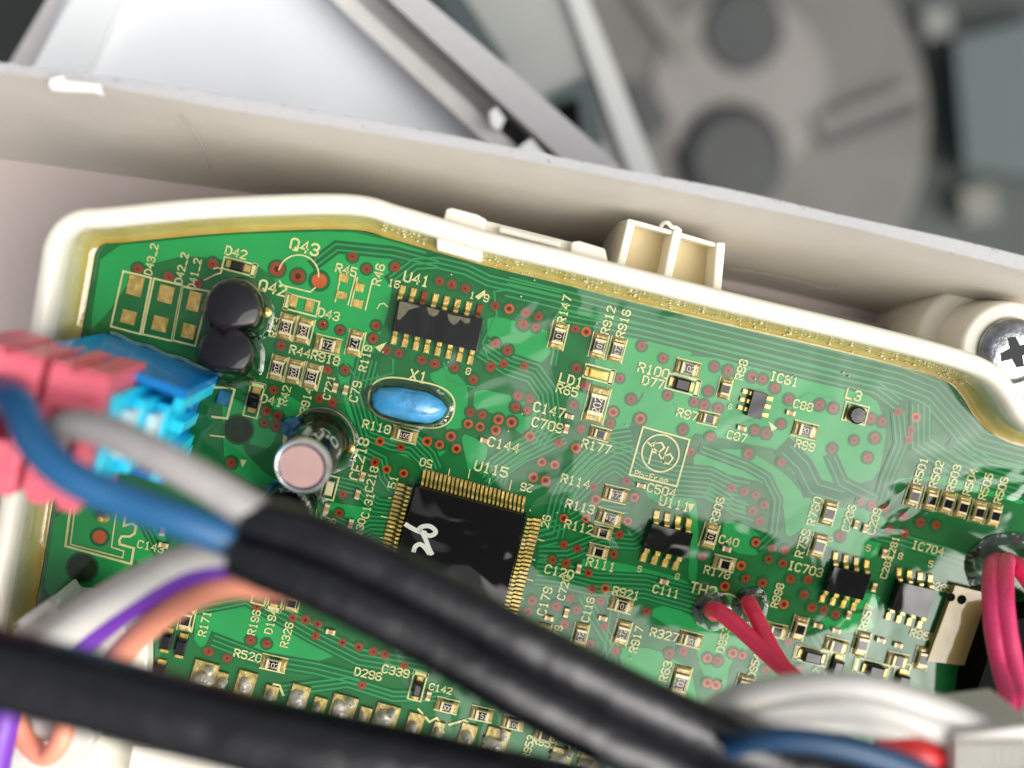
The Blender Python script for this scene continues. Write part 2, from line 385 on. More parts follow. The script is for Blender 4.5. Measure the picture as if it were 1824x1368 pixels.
# dark lanes under bundles
def lane(pts, w):
    global tcount
    mb = MB(); ps = [P(x, y, 0) for x, y in pts]
    mb.ribbon([(p.x, p.y) for p in ps], w * S0, 'clear', ZC + tcount * 7e-6); tcount += 1; flatbuild(mb, 'clearance_lane', board)
B = [
 ([(905,505),(1000,528),(1150,567),(1300,603),(1450,640),(1600,676),(1660,700),(1700,745),(1740,790),(1830,815)], 5, 11),
 ([(1000,560),(1150,590),(1300,627),(1450,664),(1560,690),(1600,720)], 3, 10),
 ([(860,620),(905,650),(950,665),(975,700),(980,745),(955,785),(900,820),(860,850)], 5, 8.5),
 ([(1125,785),(1090,790),(1055,815),(1020,850),(1000,890),(985,950),(960,955)], 5, 9),
 ([(1010,880),(1060,830),(1090,812),(1110,818),(1140,840),(1200,855),(1260,860),(1300,880),(1330,885)], 7, 8.5),
 ([(1250,800),(1330,830),(1365,850),(1385,890),(1378,950),(1350,975)], 2, 9),
 ([(1260,870),(1290,890),(1310,905),(1345,915)], 4, 8),
 ([(960,945),(1010,930),(1060,900),(1120,905)], 3, 9), ([(960,985),(1010,985),(1070,960),(1130,965),(1150,950)], 4, 8),
 ([(955,1020),(1000,1025),(1060,1040),(1150,1045),(1240,1070)], 6, 8),
 ([(770,838),(760,815),(735,790),(700,785),(660,770),(640,700),(655,640)], 5, 8),
 ([(880,855),(890,830),(925,805),(960,790),(1000,770)], 6, 8),
 ([(700,870),(685,850),(680,820),(640,800),(610,790)], 3, 8),
 ([(705,905),(670,900),(640,870),(600,860)], 4, 7.5), ([(690,940),(660,938),(630,955),(590,935)], 6, 7.5), ([(685,975),(650,975),(620,985),(560,960)], 4, 7.5),
 ([(700,500),(740,470),(780,468),(830,480),(870,500),(1000,530)], 3, 9), ([(560,470),(600,440),(700,450),(780,470)], 2, 10),
 ([(870,640),(860,610),(885,560),(880,520),(905,515)], 1, 8), ([(985,650),(990,625),(985,580),(1010,540)], 2, 8),
 ([(1600,735),(1605,790),(1580,850),(1565,900)], 3, 9), ([(1640,720),(1640,790),(1700,830),(1824,870)], 4, 10), ([(1700,790),(1760,830),(1824,845)], 4, 9),
 ([(1400,800),(1430,830),(1450,870),(1500,885)], 2, 18), ([(1480,815),(1500,860),(1560,890)], 2, 12),
 ([(1040,1060),(1060,1100),(1090,1150),(1070,1190)], 3, 9), ([(1080,1040),(1095,1090),(1085,1150),(1100,1230)], 2, 14),
 ([(240,1020),(330,1080),(390,1070),(440,1060),(560,1130),(640,1170),(760,1190)], 4, 9), ([(380,1140),(470,1175),(560,1190),(640,1210)], 3, 9),
 ([(500,1230),(620,1215),(700,1240),(800,1240)], 3, 8), ([(230,880),(260,940),(290,1000)], 2, 8), ([(1220,700),(1210,640),(1150,610)], 1, 8),
 ([(1405,720),(1440,700),(1500,715)], 1, 8), ([(1350,745),(1310,760),(1240,745),(1200,720)], 1, 12), ([(700,640),(700,665),(640,680),(610,640)], 1, 9),
 ([(790,645),(800,680),(845,690)], 1, 8), ([(1560,950),(1600,960),(1700,990),(1760,1010)], 3, 9), ([(1450,1130),(1470,1160),(1460,1200)], 2, 12),
]
for pts, n, sp in B:
    if n > 1: lane(pts, n * sp + 3)
    bundle(pts, n, sp)
# ---- vias
def disc(mb, r, m, z, n=20, r0=0.):
    if r0: mb.add([(r * math.cos(2 * math.pi * i / n), r * math.sin(2 * math.pi * i / n), z) for i in range(n)] + [(r0 * math.cos(2 * math.pi * i / n), r0 * math.sin(2 * math.pi * i / n), z) for i in range(n)], [(i, (i + 1) % n, n + (i + 1) % n, n + i) for i in range(n)], m)
    else: mb.add([(r * math.cos(2 * math.pi * i / n), r * math.sin(2 * math.pi * i / n), z) for i in range(n)], [tuple(range(n))], m)
def via_mesh(r, m, hole, halo):
    mb = MB(); 
    if halo: disc(mb, (r + halo) * S0, 'clear', -.0035)
    disc(mb, r * S0, m, 0)
    if not hole and m == 'via': disc(mb, r * .24 * S0, 'hole', .0012, 10)
    if hole: disc(mb, r * .62 * S0, 'via', .0006); disc(mb, r * hole * S0, 'hole', .0012)
    me = bpy.data.meshes.new('via'); me.from_pydata([tuple(v) for v in mb.v], [], mb.f)
    for x in mb.mats: me.materials.append(x)
    me.polygons.foreach_set('material_index', mb.m); me.update(); return me
VM = {'d': via_mesh(8.5, 'via', 0, 4.5), 'h': via_mesh(8.5, 'via', .34, 3.5), 'o': via_mesh(8.5, 'viao', .36, 4.5), 'p': via_mesh(13, 'via', .4, 4), 'g': via_mesh(12.5, 'viao', 0, 6), 'k': via_mesh(23, 'pit', 0, 4)}
V = {'d': [(628,457),(653,479),(704,476),(783,501),(805,507),(829,514),(670,580),(501,616),(584,659),(615,659),(689,624),(711,629),(752,641),(774,648),(810,655),(882,545),(882,612),(874,653),
 (937,557),(959,564),(932,578),(954,583),(904,624),(897,648),(934,652),(1025,586),(1143,616),(1027,656),(1272,653),(843,676),(923,705),(944,710),(918,725),(939,731),(838,734),(859,739),
 (1042,687),(1124,711),(1035,764),(995,789),(1216,765),(1265,778),(1297,660),(1339,671),(1358,675),(1380,691),(1405,711),(1459,721),(1484,727),(1261,697),(1333,808),(1392,823),(1344,767),(1364,772),(1391,755),
 (1482,799),(1521,784),(1545,815),(1551,746),(1571,751),(1558,780),(1618,783),(1398,980),(1408,1031),(1439,1032),(1432,1059),(1496,955),(1446,1082),(1467,1086),(1488,1094),(1533,894),(1552,899),(1576,905),(1609,920),(1639,930),(1667,935),(1584,943),(1611,950),(1809,962),
 (1103,952),(1004,970),(1028,977),(984,997),(1008,1003),(1016,1065),(989,1080),(1027,1086),(1005,1112),(1076,1116),(1151,1089),(1069,1070),(1054,1050),(991,1080),(907,1106),(1051,1148),(1096,1159),(1085,1188),(1217,1159),(1278,1177),(1424,1192),(1364,1194),(1404,1143),
 (611,880),(458,1080),(447,1140),(475,1146),(562,1132),(488,695),(569,710),(592,717),(412,824),(475,732),(495,741),(246,479),(301,493),(352,506),(379,470),(665,1160),(686,1165),(372,1160),(405,1172),(645,1220),(720,1185)],
 'h': [(665,603),(606,588),(575,578),(714,796),(1181,638),(1189,704),(1104,674),(1022,721),(1087,754),(1058,867),(1116,857),(1236,716),(1254,721),(1279,727),(1599,734),(1622,766),(1303,869),(1325,875),(1346,881),(1340,910),(1353,928),(1361,899),(1251,991),(1375,976),(1369,996),(1394,1003),(1328,1030),(1358,1038),
 (604,914),(522,1100),(544,1104),(566,1111),(610,1144),(639,1152),(471,753),(492,759),(1192,1164),(948,1070),(940,1090),(1048,1020),(1093,987),(1230,805),(668,823)],
 'o': [(907,550),(1044,591),(834,755),(855,760),(888,747),(911,752),(883,766),(944,777),(803,777),(761,786),(783,792),(813,799),(677,786),(689,836),(719,843),(965,823),(988,828),(950,850),(972,856),(1092,734),(1140,746),(1026,798),(1061,890),(1130,886),(1004,923),(1044,923),(1118,928),(1346,966),(1320,1007),(1291,1044),(1396,1076),(1078,1048),(1260,1172),(1305,1163),(1322,1167),(1260,1216),(1275,1220),(1631,743),(597,945)],
 'p': [(494,479),(531,492)], 'g': [(569,500),(178,956)], 'k': [(425,765),(147,1011)]}
k = 0
for key, lst in V.items():
    for x, y in lst:
        p = P(x, y, 0); k += 1
        o = link('via' if key != 'k' else 'drill_hole', VM[key], board, (p.x, p.y, ZV + (k % 12) * 8e-5))
        s = random.uniform(.9, 1.08); o.scale = (s, s, 1)
# ---- silkscreen lettering: each designator is a part
H, VV = 14.5, -75.5
def stext(s, x, y, h=14, ang=H):
    mb = MB(); strokes(mb, s, h * S0, 'silk', 0, wd=h * S0 * .18)
    p = P(x, y, 0); flatbuild(mb, 'silkscreen_text', board, loc=(p.x, p.y, ZS), rot=-math.radians(ang), label='pale printed lettering ' + s)
T = [('D43_2',270,462,12,VV),('D42_2',324,478,12,VV),('D41_2',347,488,12,VV),('D42',421,450,14,H),('Q43',543,440,19,H),('R45',617,481,14,H),('R46',674,489,14,VV),('Q42',486,513,18,H),('D43',586,560,14,H),
 ('R43',490,583,13,VV),('R44',535,626,14,H),('R918',580,638,14,H),('R119',651,638,13,VV),('16',702,505,12,H),('U41',742,497,17,H),('1',841,526,11,H),('9',866,531,12,H),('8',834,661,11,H),('X1',745,670,18,H),('R147',1005,551,14,VV),
 ('R912',1083,570,14,VV),('R916',1110,576,14,VV),('D41',484,713,14,H),('R42',508,704,13,VV),('R914',546,713,13,VV),('C721',586,690,12,VV),('C79',633,697,14,VV),('R118',671,760,14,H),('CE218',640,817,17,VV),
 ('C218',662,853,13,VV),('C131',655,900,13,VV),('C130',640,944,12,VV),('C128',577,926,12,H),('50',759,824,13,H+180),('U115',875,835,17,H),('26',938,868,13,H+180),('26',972,928,13,VV),('51',700,858,13,VV),('C144',897,792,16,H),
 ('C147',978,730,16,H),('C709',975,757,16,H),('LD1',1017,677,16,H),('R65',1010,695,15,H),('R177',1062,795,15,H),('R100',1164,660,16,H),('D77',1163,681,15,H),('R98',1320,658,14,VV),('IC61',1396,675,15,H),('6',1300,724,9,H),('L3',1520,703,17,H),
 ('R97',1224,738,15,H),('C88',1430,722,14,H),('C87',1312,777,14,H),('R99',1433,793,14,H),('R114',1025,857,15,H),('R113',1033,902,15,H),('R112',1031,938,15,H),('R111',1070,1005,15,H),('C504',1178,873,15,H),('U111',1201,897,16,H),
 ('>',1175,893,9,H+180),('R306',1277,909,14,VV),('C40',1298,963,14,H),('R178',1277,1019,14,H),('C111',1186,1053,14,H),('TH2',1252,1050,19,H),('5',1139,1013,10,H),('8',1206,1026,10,H),('R921',1115,1056,14,H),('C120',996,1018,15,H),('C720',1004,1046,13,VV),
 ('C179',970,1070,15,VV),('C116',1047,1085,13,VV),('R917',1133,1138,14,VV),('R327',1183,1130,15,H),('R63',1185,1195,15,VV),('R760',1450,910,15,VV),('R759',1429,967,15,VV),('8',1477,960,11,VV),('C286',1511,922,14,VV),('C289',1556,928,14,VV),
 ('IC703',1434,1013,15,H),('IC704',1652,976,14,H),('C281',1590,975,12,VV),('C283',1578,1010,12,VV),('8',1603,990,11,H),('5',1657,1004,11,H),('5',1546,976,11,H),('R501',1639,838,14,VV),('R502',1667,844,14,VV),('R503',1698,851,14,VV),
 ('R504',1727,858,14,VV),('R505',1755,866,14,VV),('R506',1782,873,14,VV),('C285',1674,1045,13,H),('R957',1542,1098,14,VV),('R859',1643,1131,14,H),('D953',1288,1138,14,VV),('D954',1343,1185,13,VV),('R998',1384,1060,13,VV),
 ('R196',453,1108,13,VV),('D194',483,1106,13,VV),('R326',511,1130,13,VV),('R520',442,1167,14,H),('D296',656,1200,14,H),('C339',705,1195,14,H),('C142',785,1226,12,H),('R952',970,1322,13,H),('R953',941,1330,13,VV),('C143',269,973,13,H),
 ('Pb-Free',1160,849,10,13.5),('R179',990,1135,13,VV),('R198',1016,1163,12,VV),('R171',365,1110,13,VV),('4',1430,1165,9,H),('2',1453,1195,12,VV)]
for t in T: stext(*t)
# ---- silkscreen lines
def sline(pts, wpx=2.4, closed=False, name='silkscreen_line'):
    mb = MB(); ps = [P(x, y, 0) for x, y in pts]
    mb.ribbon([(p.x, p.y) for p in ps], wpx * S0, 'silk', ZS - .001, closed); flatbuild(mb, name, board)
def arc(cx, cy, r, a0, a1, n=16): return [(cx + r * math.cos(math.radians(a0 + (a1 - a0) * i / n)), cy + r * math.sin(math.radians(a0 + (a1 - a0) * i / n))) for i in range(n + 1)]
for q in ([(220,483),(270,495),(250,595),(198,581)], [(275,496),(325,508),(306,607),(254,595)], [(326,510),(373,519),(348,616),(308,606)]): sline(q, 3.2, True)
sline(arc(532, 490, 36, 195, 365)); sline([(498,500),(503,508),(553,520),(562,512)])
sline(arc(418, 548, 52, 225, 400)); sline(arc(570, 788, 62, 200, 385, 28)); sline(arc(570,788,62,150,200), 8)
sline(arc(512, 912, 52, 190, 380, 24)); sline(arc(1292, 1088, 31, 150, 420, 24)); sline(arc(1345,1085,26,200,330))
ca, sa = math.cos(math.radians(11)), math.sin(math.radians(11))
stad = []
for i in range(48):
    t = 2 * math.pi * i / 48; cx_, sx_ = math.cos(t), math.sin(t)
    ex = math.copysign(abs(cx_) ** .62, cx_) * 77; ey = math.copysign(abs(sx_) ** .8, sx_) * 40
    stad.append((733 + ex * ca - ey * sa, 717 + ex * sa + ey * ca))
sline(stad, 3, True)
sline([(1145,760),(1228,783),(1205,866),(1121,845)], 3.2, True); sline(arc(1176,807,33,0,354,40), 3, True)
sline([(1155,825),(1165,788),(1160,790),(1178,788),(1183,797),(1172,806),(1163,805)], 3.4); sline([(1190,795),(1178,822)], 3); sline([(1183,812),(1193,808),(1198,816),(1190,826),(1180,822)], 3); sline([(1152,786),(1172,806),(1183,826)], 3)
sline([(126,906),(117,972),(234,1004),(239,976),(214,969),(213,962),(217,955),(232,955),(240,950),(243,937),(236,932),(221,936),(225,911)], 4.2)
sline([(134,906),(126,969),(219,993),(221,981),(199,974),(208,908)], 2.4)
sline([(352,690),(410,690),(418,694),(405,745),(378,742)], 4); sline([(375,775),(400,778)], 3)
for a, b in (((798,850),(801,835)),((834,851),(837,836)),((871,860),(873,852)),((907,873),(911,855)),((697,887),(692,886)),((691,922),(679,919)),((683,958),(678,957)),((683,993),(665,990)),((958,960),(969,963)),((948,996),(953,997)),((936,1030),(949,1034)),((926,1065),(933,1066))): sline([a, b], 2)
sline([(690,546),(684,540),(676,542),(672,550)],2); 
for pg in ([(668,618),(689,609),(677,627)], [(1225,896),(1238,897),(1228,912)], [(1368,750),(1384,762),(1374,768)], [(920,1102),(940,1103),(938,1112)], [(428,818),(440,819),(432,832)], [(846,528),(864,516),(864,524),(852,534)]): poly('pin_one_mark', pg, 'silk', ZS - .0012)
# ---- bare pads
def pad(x, y, w, h, ang=H, m='gold', thick=.012, name='solder_pad'):
    mb = MB(); mb.box((0, 0, 0), (w * S0, h * S0, thick), m, ch=.005); p = P(x, y, 0)
    return mb.build(name, board, loc=(p.x, p.y, ZC + .001), rot=-math.radians(ang))
for x, y, w_, h_ in ((241,509,26,34),(229,565,25,24),(296,524,26,30),(285,577,26,26),(346,537,22,34),(336,590,22,26),(612,495,17,15),(640,512,17,15),(608,526,19,14),(637,541,18,15),(522,536,15,20),(551,545,15,20)): pad(x, y, w_, h_)
for (x, y) in ((603,492),(600,520)): pass
for q in ([(608,487),(597,538)], [(633,493),(620,543)], [(637,494),(625,545)], [(663,500),(651,552)]): sline(q, 2.2)
def obox(x, y, w, h, ang=H, wpx=2.6, bar=0):
    c, s = math.cos(math.radians(ang)), math.sin(math.radians(ang))
    f = lambda a, b: (x + a * c - b * s, y + a * s + b * c)
    sline([f(-w/2,-h/2), f(w/2,-h/2), f(w/2,h/2), f(-w/2,h/2)], wpx, True)
    if bar: u = bar * (w / 2 - 4); sline([f(u,-h/2), f(u,h/2)], 8)
obox(537, 543, 60, 27, bar=-1); obox(427, 475, 60, 21, bar=1); obox(453, 712, 62, 25, VV, bar=1); obox(1067, 666, 54, 24, bar=1); obox(1216, 685, 60, 27, bar=1); obox(1523, 736, 42, 33)
obox(587, 868, 42, 24, VV); obox(1444, 1167, 60, 26, bar=-1); obox(1487, 1184, 50, 24, VV); obox(1551, 1190, 62, 26, bar=-1); obox(1603, 1205, 50, 26, VV); obox(744, 1221, 52, 24, VV, bar=1); obox(492, 1066, 46, 24, VV, bar=-1); obox(464, 1056, 40, 24, VV)
# ---- chip resistors  (part: body; sub-parts: caps, fillets, code)
def local(mb, name, par, smooth=False): return mb.build(name, par, smooth)
RM = {}
def rparts(L, W, h):
    """L total pad length, W width in px; returns shared meshes"""
    key = (L, W)
    if key in RM: return RM[key]
    l, w = L * S0, W * S0
    a = MB(); a.box((0, 0, .02), (l * .50, w * .76, h), 'cap', ch=.006); a.box((0, 0, .02 + h - .004), (l * .37, w * .66, .0075), 'black', ch=.002)
    c = MB(); c.box((0, 0, .018), (l * .10, w * .84, h + .006), 'cap', ch=.008)
    f = MB(); f.box((0, 0, .004), (l * .25, w, h * .62), 'fillet', ch=.02, top=.9)
    RM[key] = (a.mesh('resistor'), c.mesh('end_cap'), f.mesh('solder_fillet'))
    return RM[key]
def resistor(x, y, ang, code='', L=46, W=25, lines=True, des=''):
    h = .055; me = rparts(L, W, h); p = P(x, y, 0); a = -math.radians(ang + random.uniform(-1.5, 1.5))
    x += random.uniform(-1, 1); y += random.uniform(-1, 1)
    lab = ('chip resistor' + (' ' + des if des else '') + (' printed ' + code if code else '')) if (des or code) else None
    r = link('resistor', me[0], board, (p.x, p.y, ZC), a, label=lab)
    l, w = L * S0, W * S0
    for s in (-1, 1):
        link('end_cap', me[1], r, (s * l * .245, 0, 0)); link('solder_fillet', me[2], r, (s * l * .37, 0, 0))
    if code:
        mb = MB(); strokes(mb, code, w * .36, 'print', 0, wd=w * .045, sx=.86 * min(1, l / w / 1.84)); flatbuild(mb, 'printed_code', r, loc=(0, 0, .02 + h + .0045))
    if lines:
        for s in (-1, 1):
            mb = MB(); mb.ribbon([(-l * .5, 0), (l * .5, 0)], 2.2 * S0, 'silk', 0); flatbuild(mb, 'outline_mark', r, loc=(0, s * (w * .5 + 1.8 * S0), ZS - ZC))
    return r
VR = 104.5; V2 = -75.5
for x, y, ang, code, L, W, des in [
 (511,582,V2,'202',46,25,'R43'),(542,589,V2,'202',46,25,''),(584,614,H,'472',46,25,'R918'),(633,611,V2+180,'472',46,25,'R119'),(495,655,V2,'202',44,24,''),(525,662,V2,'202',44,24,'R42'),(556,670,V2,'101',46,25,'R914'),
 (721,774,H,'105',46,21,'R118'),(994,598,V2,'101',48,25,'R147'),(1066,616,V2,'101',44,25,'R912'),(1098,623,V2,'472',44,25,'R916'),(1062,720,V2,'202',66,36,'R65'),(1068,772,H,'',38,19,'R177'),(1224,656,H,'102',46,25,'R100'),
 (1261,745,H,'',38,20,'R97'),(1290,692,V2,'',38,20,'R98'),(1433,766,H,'201',46,25,'R99'),(1096,880,H,'472',46,25,'R114'),(1085,921,H,'472',48,24,'R113'),(1073,947,H,'',36,19,'R112'),(1065,981,H,'',38,20,'R111'),
 (1263,954,V2,'101',46,25,'R306'),(1289,1003,H,'',42,22,'R178'),(1474,913,V2,'',46,25,'R760'),(1456,971,V2,'',46,25,'R759'),(1106,1076,H,'101',44,24,'R921'),(1107,1126,V2,'472',46,26,'R917'),(1033,1130,V2,'472',44,24,''),
 (965,1130,V2,'101',44,24,'R179'),(1229,1138,H,'201',44,24,'R327'),(1209,1214,V2,'101',62,32,'R63'),(1325,1222,V2,'101',44,30,''),(1422,1118,V2,'',46,24,''),(1488,1149,H,'',46,24,''),(1381,1122,H,'',42,22,''),(1533,1146,V2,'',46,25,'R957'),
 (1597,1175,H,'',42,24,''),(1641,1172,V2,'',44,24,'R859'),(488,1181,H,'102',46,24,'R520'),(796,1256,H,'000',42,22,''),(858,1271,H,'151',42,23,''),(914,1286,H,'101',42,22,''),(971,1306,H,'',42,22,'R952'),(333,1102,V2,'',44,23,''),
 (521,1072,V2,'',34,22,'R326'),(578,1040,H,'',38,22,'')]: resistor(x, y, ang, code, L, W, des=des)
for i, (x, y) in enumerate([(1625,882),(1655,889),(1684,895),(1711,902),(1740,911),(1768,917)]): resistor(x, y, V2, '', 42, 23, des='R50%d' % (i + 1))
# ---- tiny ceramic capacitors
a = MB(); a.box((0, 0, .003), (7 * S0, 8 * S0, .035), 'tan', ch=.004); CA = a.mesh('ceramic_capacitor')
a = MB(); a.box((0, 0, .002), (5 * S0, 9 * S0, .038), 'cap', ch=.006); CB = a.mesh('end_cap')
for x, y, ang in [(1407,735,H),(1320,762,H),(1141,864,H),(1293,977,H),(1182,1035,H),(863,784,H),(1013,741,H),(1008,763,V2),(597,690,V2),(616,694,V2),(646,848,V2),(637,880,V2),(1030,1012,V2),(1523,933,V2),(1539,940,V2),(977,1100,H),(1008,1090,V2),(1073,1100,H),
 (1455,1113,H),(1488,1122,H),(1598,1148,H),(1567,1139,H),(589,1124,H),(763,1238,V2),(582,905,V2),(625,932,V2),(290,945,V2),(292,970,H),(1573,985,V2),(1555,1045,V2),(1510,1094,V2)]:
    p = P(x, y, 0); r = link('ceramic_capacitor', CA, board, (p.x, p.y, ZC), -math.radians(ang))
    for s in (-1, 1): link('end_cap', CB, r, (s * 6 * S0, 0, 0))
# ---- diodes
for x, y, ang, w_, h_, lab in [(425,474,H,23,17,'D42'),(453,712,V2,26,20,'D41'),(1213,684,H,28,22,'D77'),(1444,1167,H,34,22,'D954'),(1487,1188,V2,32,20,''),(1556,1193,H,30,24,''),(1603,1212,V2,28,22,''),(744,1224,V2,26,16,'D296'),(492,1062,V2,20,18,'D194'),(298,1139,V2,28,20,''),(324,1149,V2,28,20,''),(285,1195,V2,28,20,'')]:
    mb = MB(); mb.box((0, 0, .012), (w_ * S0, h_ * S0, .09), 'black', ch=.02); p = P(x, y, 0)
    r = mb.build('diode', board, loc=(p.x, p.y, ZC), rot=-math.radians(ang), label=('black diode ' + lab) if lab else None)
    for s in (-1, 1):
        mb = MB(); mb.box((0, 0, .003), (11 * S0, h_ * .75 * S0, .022), 'gold', ch=.006); mb.build('solder_pad', r, loc=(s * (w_ / 2 + 4) * S0, 0, 0))
# LED
mb = MB(); mb.box((0, 0, .01), (26 * S0, 15 * S0, .06), 'led', ch=.015); p = P(1061, 665, 0)
r = mb.build('indicator_led', board, loc=(p.x, p.y, ZC), rot=-math.radians(H), label='small yellow surface LED marked LD1')
for s, w_ in ((-1, 8), (1, 12)): mb = MB(); mb.box((0, 0, .004), (w_ * S0, 16 * S0, .03), 'gold', ch=.006); mb.build('end_cap', r, loc=(s * 17 * S0, 0, 0))
# inductor L3
mb = MB(); mb.lathe((0, 0, .02), [(0.1, 0), (.105, .05), (.085, .075), (.0001, .078)], 'black', 12); p = P(1523, 738, 0)
r = mb.build('inductor', board, smooth=True, loc=(p.x, p.y, ZC), label='square inductor marked L3'); mb = MB(); mb.box((0, 0, .002), (36 * S0, 28 * S0, .02), 'fillet'); mb.build('solder_pad', r, rot=-math.radians(H))
# small ceramic block beside the capacitor
mb = MB(); mb.box((0, 0, .01), (26 * S0, 14 * S0, .05), 'cap', ch=.01); p = P(587, 868, 0); mb.build('ceramic_block', board, loc=(p.x, p.y, ZC), rot=-math.radians(V2))
# ---- gull wing chips
def lead_mesh(lw, ll, h):
    """from body edge (x=0) outward along +x, dropping to the board"""
    mb = MB(); w = lw / 2; pr = [(0, h * .62), (ll * .28, h * .62), (ll * .48, .03), (ll, .03)]; t = .022
    top = [(x, z) for x, z in pr]; vs = []
    for x, z in top: vs += [(x, -w, z), (x, w, z)]
    for x, z in top: vs += [(x, -w, z - t), (x, w, z - t)]
    n = len(top); fs = []
    for i in range(n - 1):
        a = 2 * i; fs += [(a, a + 2, a + 3, a + 1), (2*n + a, 2*n + a + 1, 2*n + a + 3, 2*n + a + 2), (a, 2*n + a, 2*n + a + 2, a + 2), (a + 1, a + 3, 2*n + a + 3, 2*n + a + 1)]
    fs += [(0, 1, 2*n + 1, 2*n), (2*n-2, 4*n-2, 4*n-1, 2*n-1)]
    mb.add(vs, fs, 'gold'); mb.box((ll * .8, 0, .002), (ll * .55, lw * 1.35, .016), 'fillet', ch=.004)
    return mb.mesh('lead')
def chip(quad, h, label, rows, lw, ll, hh=.14):
    """quad: body corners px (tl, tr, br, bl); rows: (inner px list, outward px vector)"""
    ps = [P(x, y, 0) for x, y in quad]; mb = MB(); c = sum(ps, Vector()) / 4
    n = 4; out = [(p.x - c.x, p.y - c.y) for p in ps]
    vs = [(x, y, .02) for x, y in out] + [(x * 1.0, y * 1.0, hh * .6) for x, y in out] + [(x * .965, y * .965, hh) for x, y in out]
    fs = [(0, 1, 2, 3), (8, 11, 10, 9)] + [(k * 4 + i, k * 4 + (i + 1) % 4, k * 4 + 4 + (i + 1) % 4, k * 4 + 4 + i) for k in (0, 1) for i in range(4)]
    mb.add(vs, fs, 'black'); r = mb.build('chip', board, loc=(c.x, c.y, ZC), label=label)
    lm = lead_mesh(lw * S0, ll * S0, hh)
    for inner, (dx, dy) in rows:
        for x, y in inner:
            p = P(x, y, 0); q = P(x + dx, y + dy, 0); d = q - p
            link('lead', lm, r, (p.x - c.x, p.y - c.y, 0), math.atan2(d.y, d.x))
    return r, c
def lin(a, b, n): return [(a[0] + (b[0] - a[0]) * i / (n - 1), a[1] + (b[1] - a[1]) * i / (n - 1)) for i in range(n)]
big, bc = chip([(739,858),(937,911),(893,1103),(689,1050)], 0, 'large square black chip U115 with a hundred fine gold leads and a painted mark',
    [(lin((752,862),(929,910),25), (4,-22)), (lin((733,868),(690,1045),25), (-22,-6)), (lin((938,921),(894,1094),25), (22,5)), (lin((702,1055),(880,1102),25), (-5,22))], 4.2, 26, .15)
mb = MB(); q = [(723,934),(733,940),(747,945),(756,941),(768,940),(775,948),(767,955),(755,951),(748,946),(758,958),(766,978),(768,986)]
for s_ in ([(723,934),(733,940),(745,946),(757,949)], [(745,944),(752,938),(765,937),(775,944),(775,950),(766,954),(757,951),(750,946)], [(752,948),(758,960),(764,976),(769,986)], [(737,981),(740,973),(748,969),(756,974),(764,985)]):
    ps = spline([Vector((P(x, y, .15).x - bc.x, P(x, y, .15).y - bc.y, 0)) for x, y in s_], 5); mb.ribbon([(p.x, p.y) for p in ps], 8 * S0, 'paint', .152 + .0004 * len(mb.f) / 10)
flatbuild(mb, 'painted_mark', big)
u41, c41 = chip([(710,531),(862,568),(849,625),(697,588)], 0, 'sixteen-lead black chip U41 with a chipped top edge', [([(712+i*19.6, 535+i*4.75) for i in range(8)], (5,-20)), ([(706+i*19.4, 587+i*5.1) for i in range(8)], (-5,22))], 8, 25, .15)
la = [o_ for o_ in board.children_recursive if o_.parent == u41 and o_.name.startswith('lead')] if 0 else [o_ for o_ in C.objects if o_.parent == u41]
vl = la[2].data.copy(); vl.materials[0] = M['via']; vl.materials[1] = M['via']
for i_ in (2, 7): la[i_].data = vl; la[i_]['label'] = 'dull copper red lead'
for q in ([(712,537),(722,538),(748,546),(738,549),(728,552),(720,562),(712,570),(707,568)], [(760,547),(783,553),(780,560),(772,564),(764,560)], [(797,559),(838,568),(836,576),(828,576),(820,568),(815,575),(808,579),(800,572)]):
    mb = MB(); mb.add([(P(x, y, .15).x - c41.x, P(x, y, .15).y - c41.y, .152) for x, y in q], [tuple(range(len(q)))], mat('worn_edge_grey', (.14, .13, .08), .5, resin=True, noise=.4, nscale=20)); flatbuild(mb, 'chipped_patch', u41)
chip([(1157,927),(1231,946),(1218,989),(1140,970)], 0, 'eight-lead black chip U111', [([(1165+i*19, 934+i*5) for i in range(4)], (4,-20)), ([(1151+i*19, 974+i*5) for i in range(4)], (-6,20))], 9, 26, .14)
chip([(1338,694),(1364,700),(1350,746),(1325,738)], 0, 'small six-lead black chip IC61', [([(1337,700),(1332,714),(1328,728)], (-14,-4)), ([(1360,707),(1356,721),(1352,736)], (15,4))], 7, 16, .11)
chip([(1479,1003),(1545,1018),(1530,1064),(1462,1047)], 0, 'eight-lead black chip IC703 under a hazy reflection', [([(1484+i*18.5, 1006+i*4.7) for i in range(4)], (3,-20)), ([(1468+i*18.5, 1049+i*4.7) for i in range(4)], (-5,18))], 8, 24, .13)
chip([(1594,1030),(1658,1045),(1642,1096),(1578,1080)], 0, 'eight-lead black chip IC704 beside the beige strip', [([(1598+i*18.5, 1034+i*4) for i in range(4)], (2,-20)), ([(1585+i*18.5, 1080+i*5) for i in range(4)], (-5,18))], 8, 24, .14)
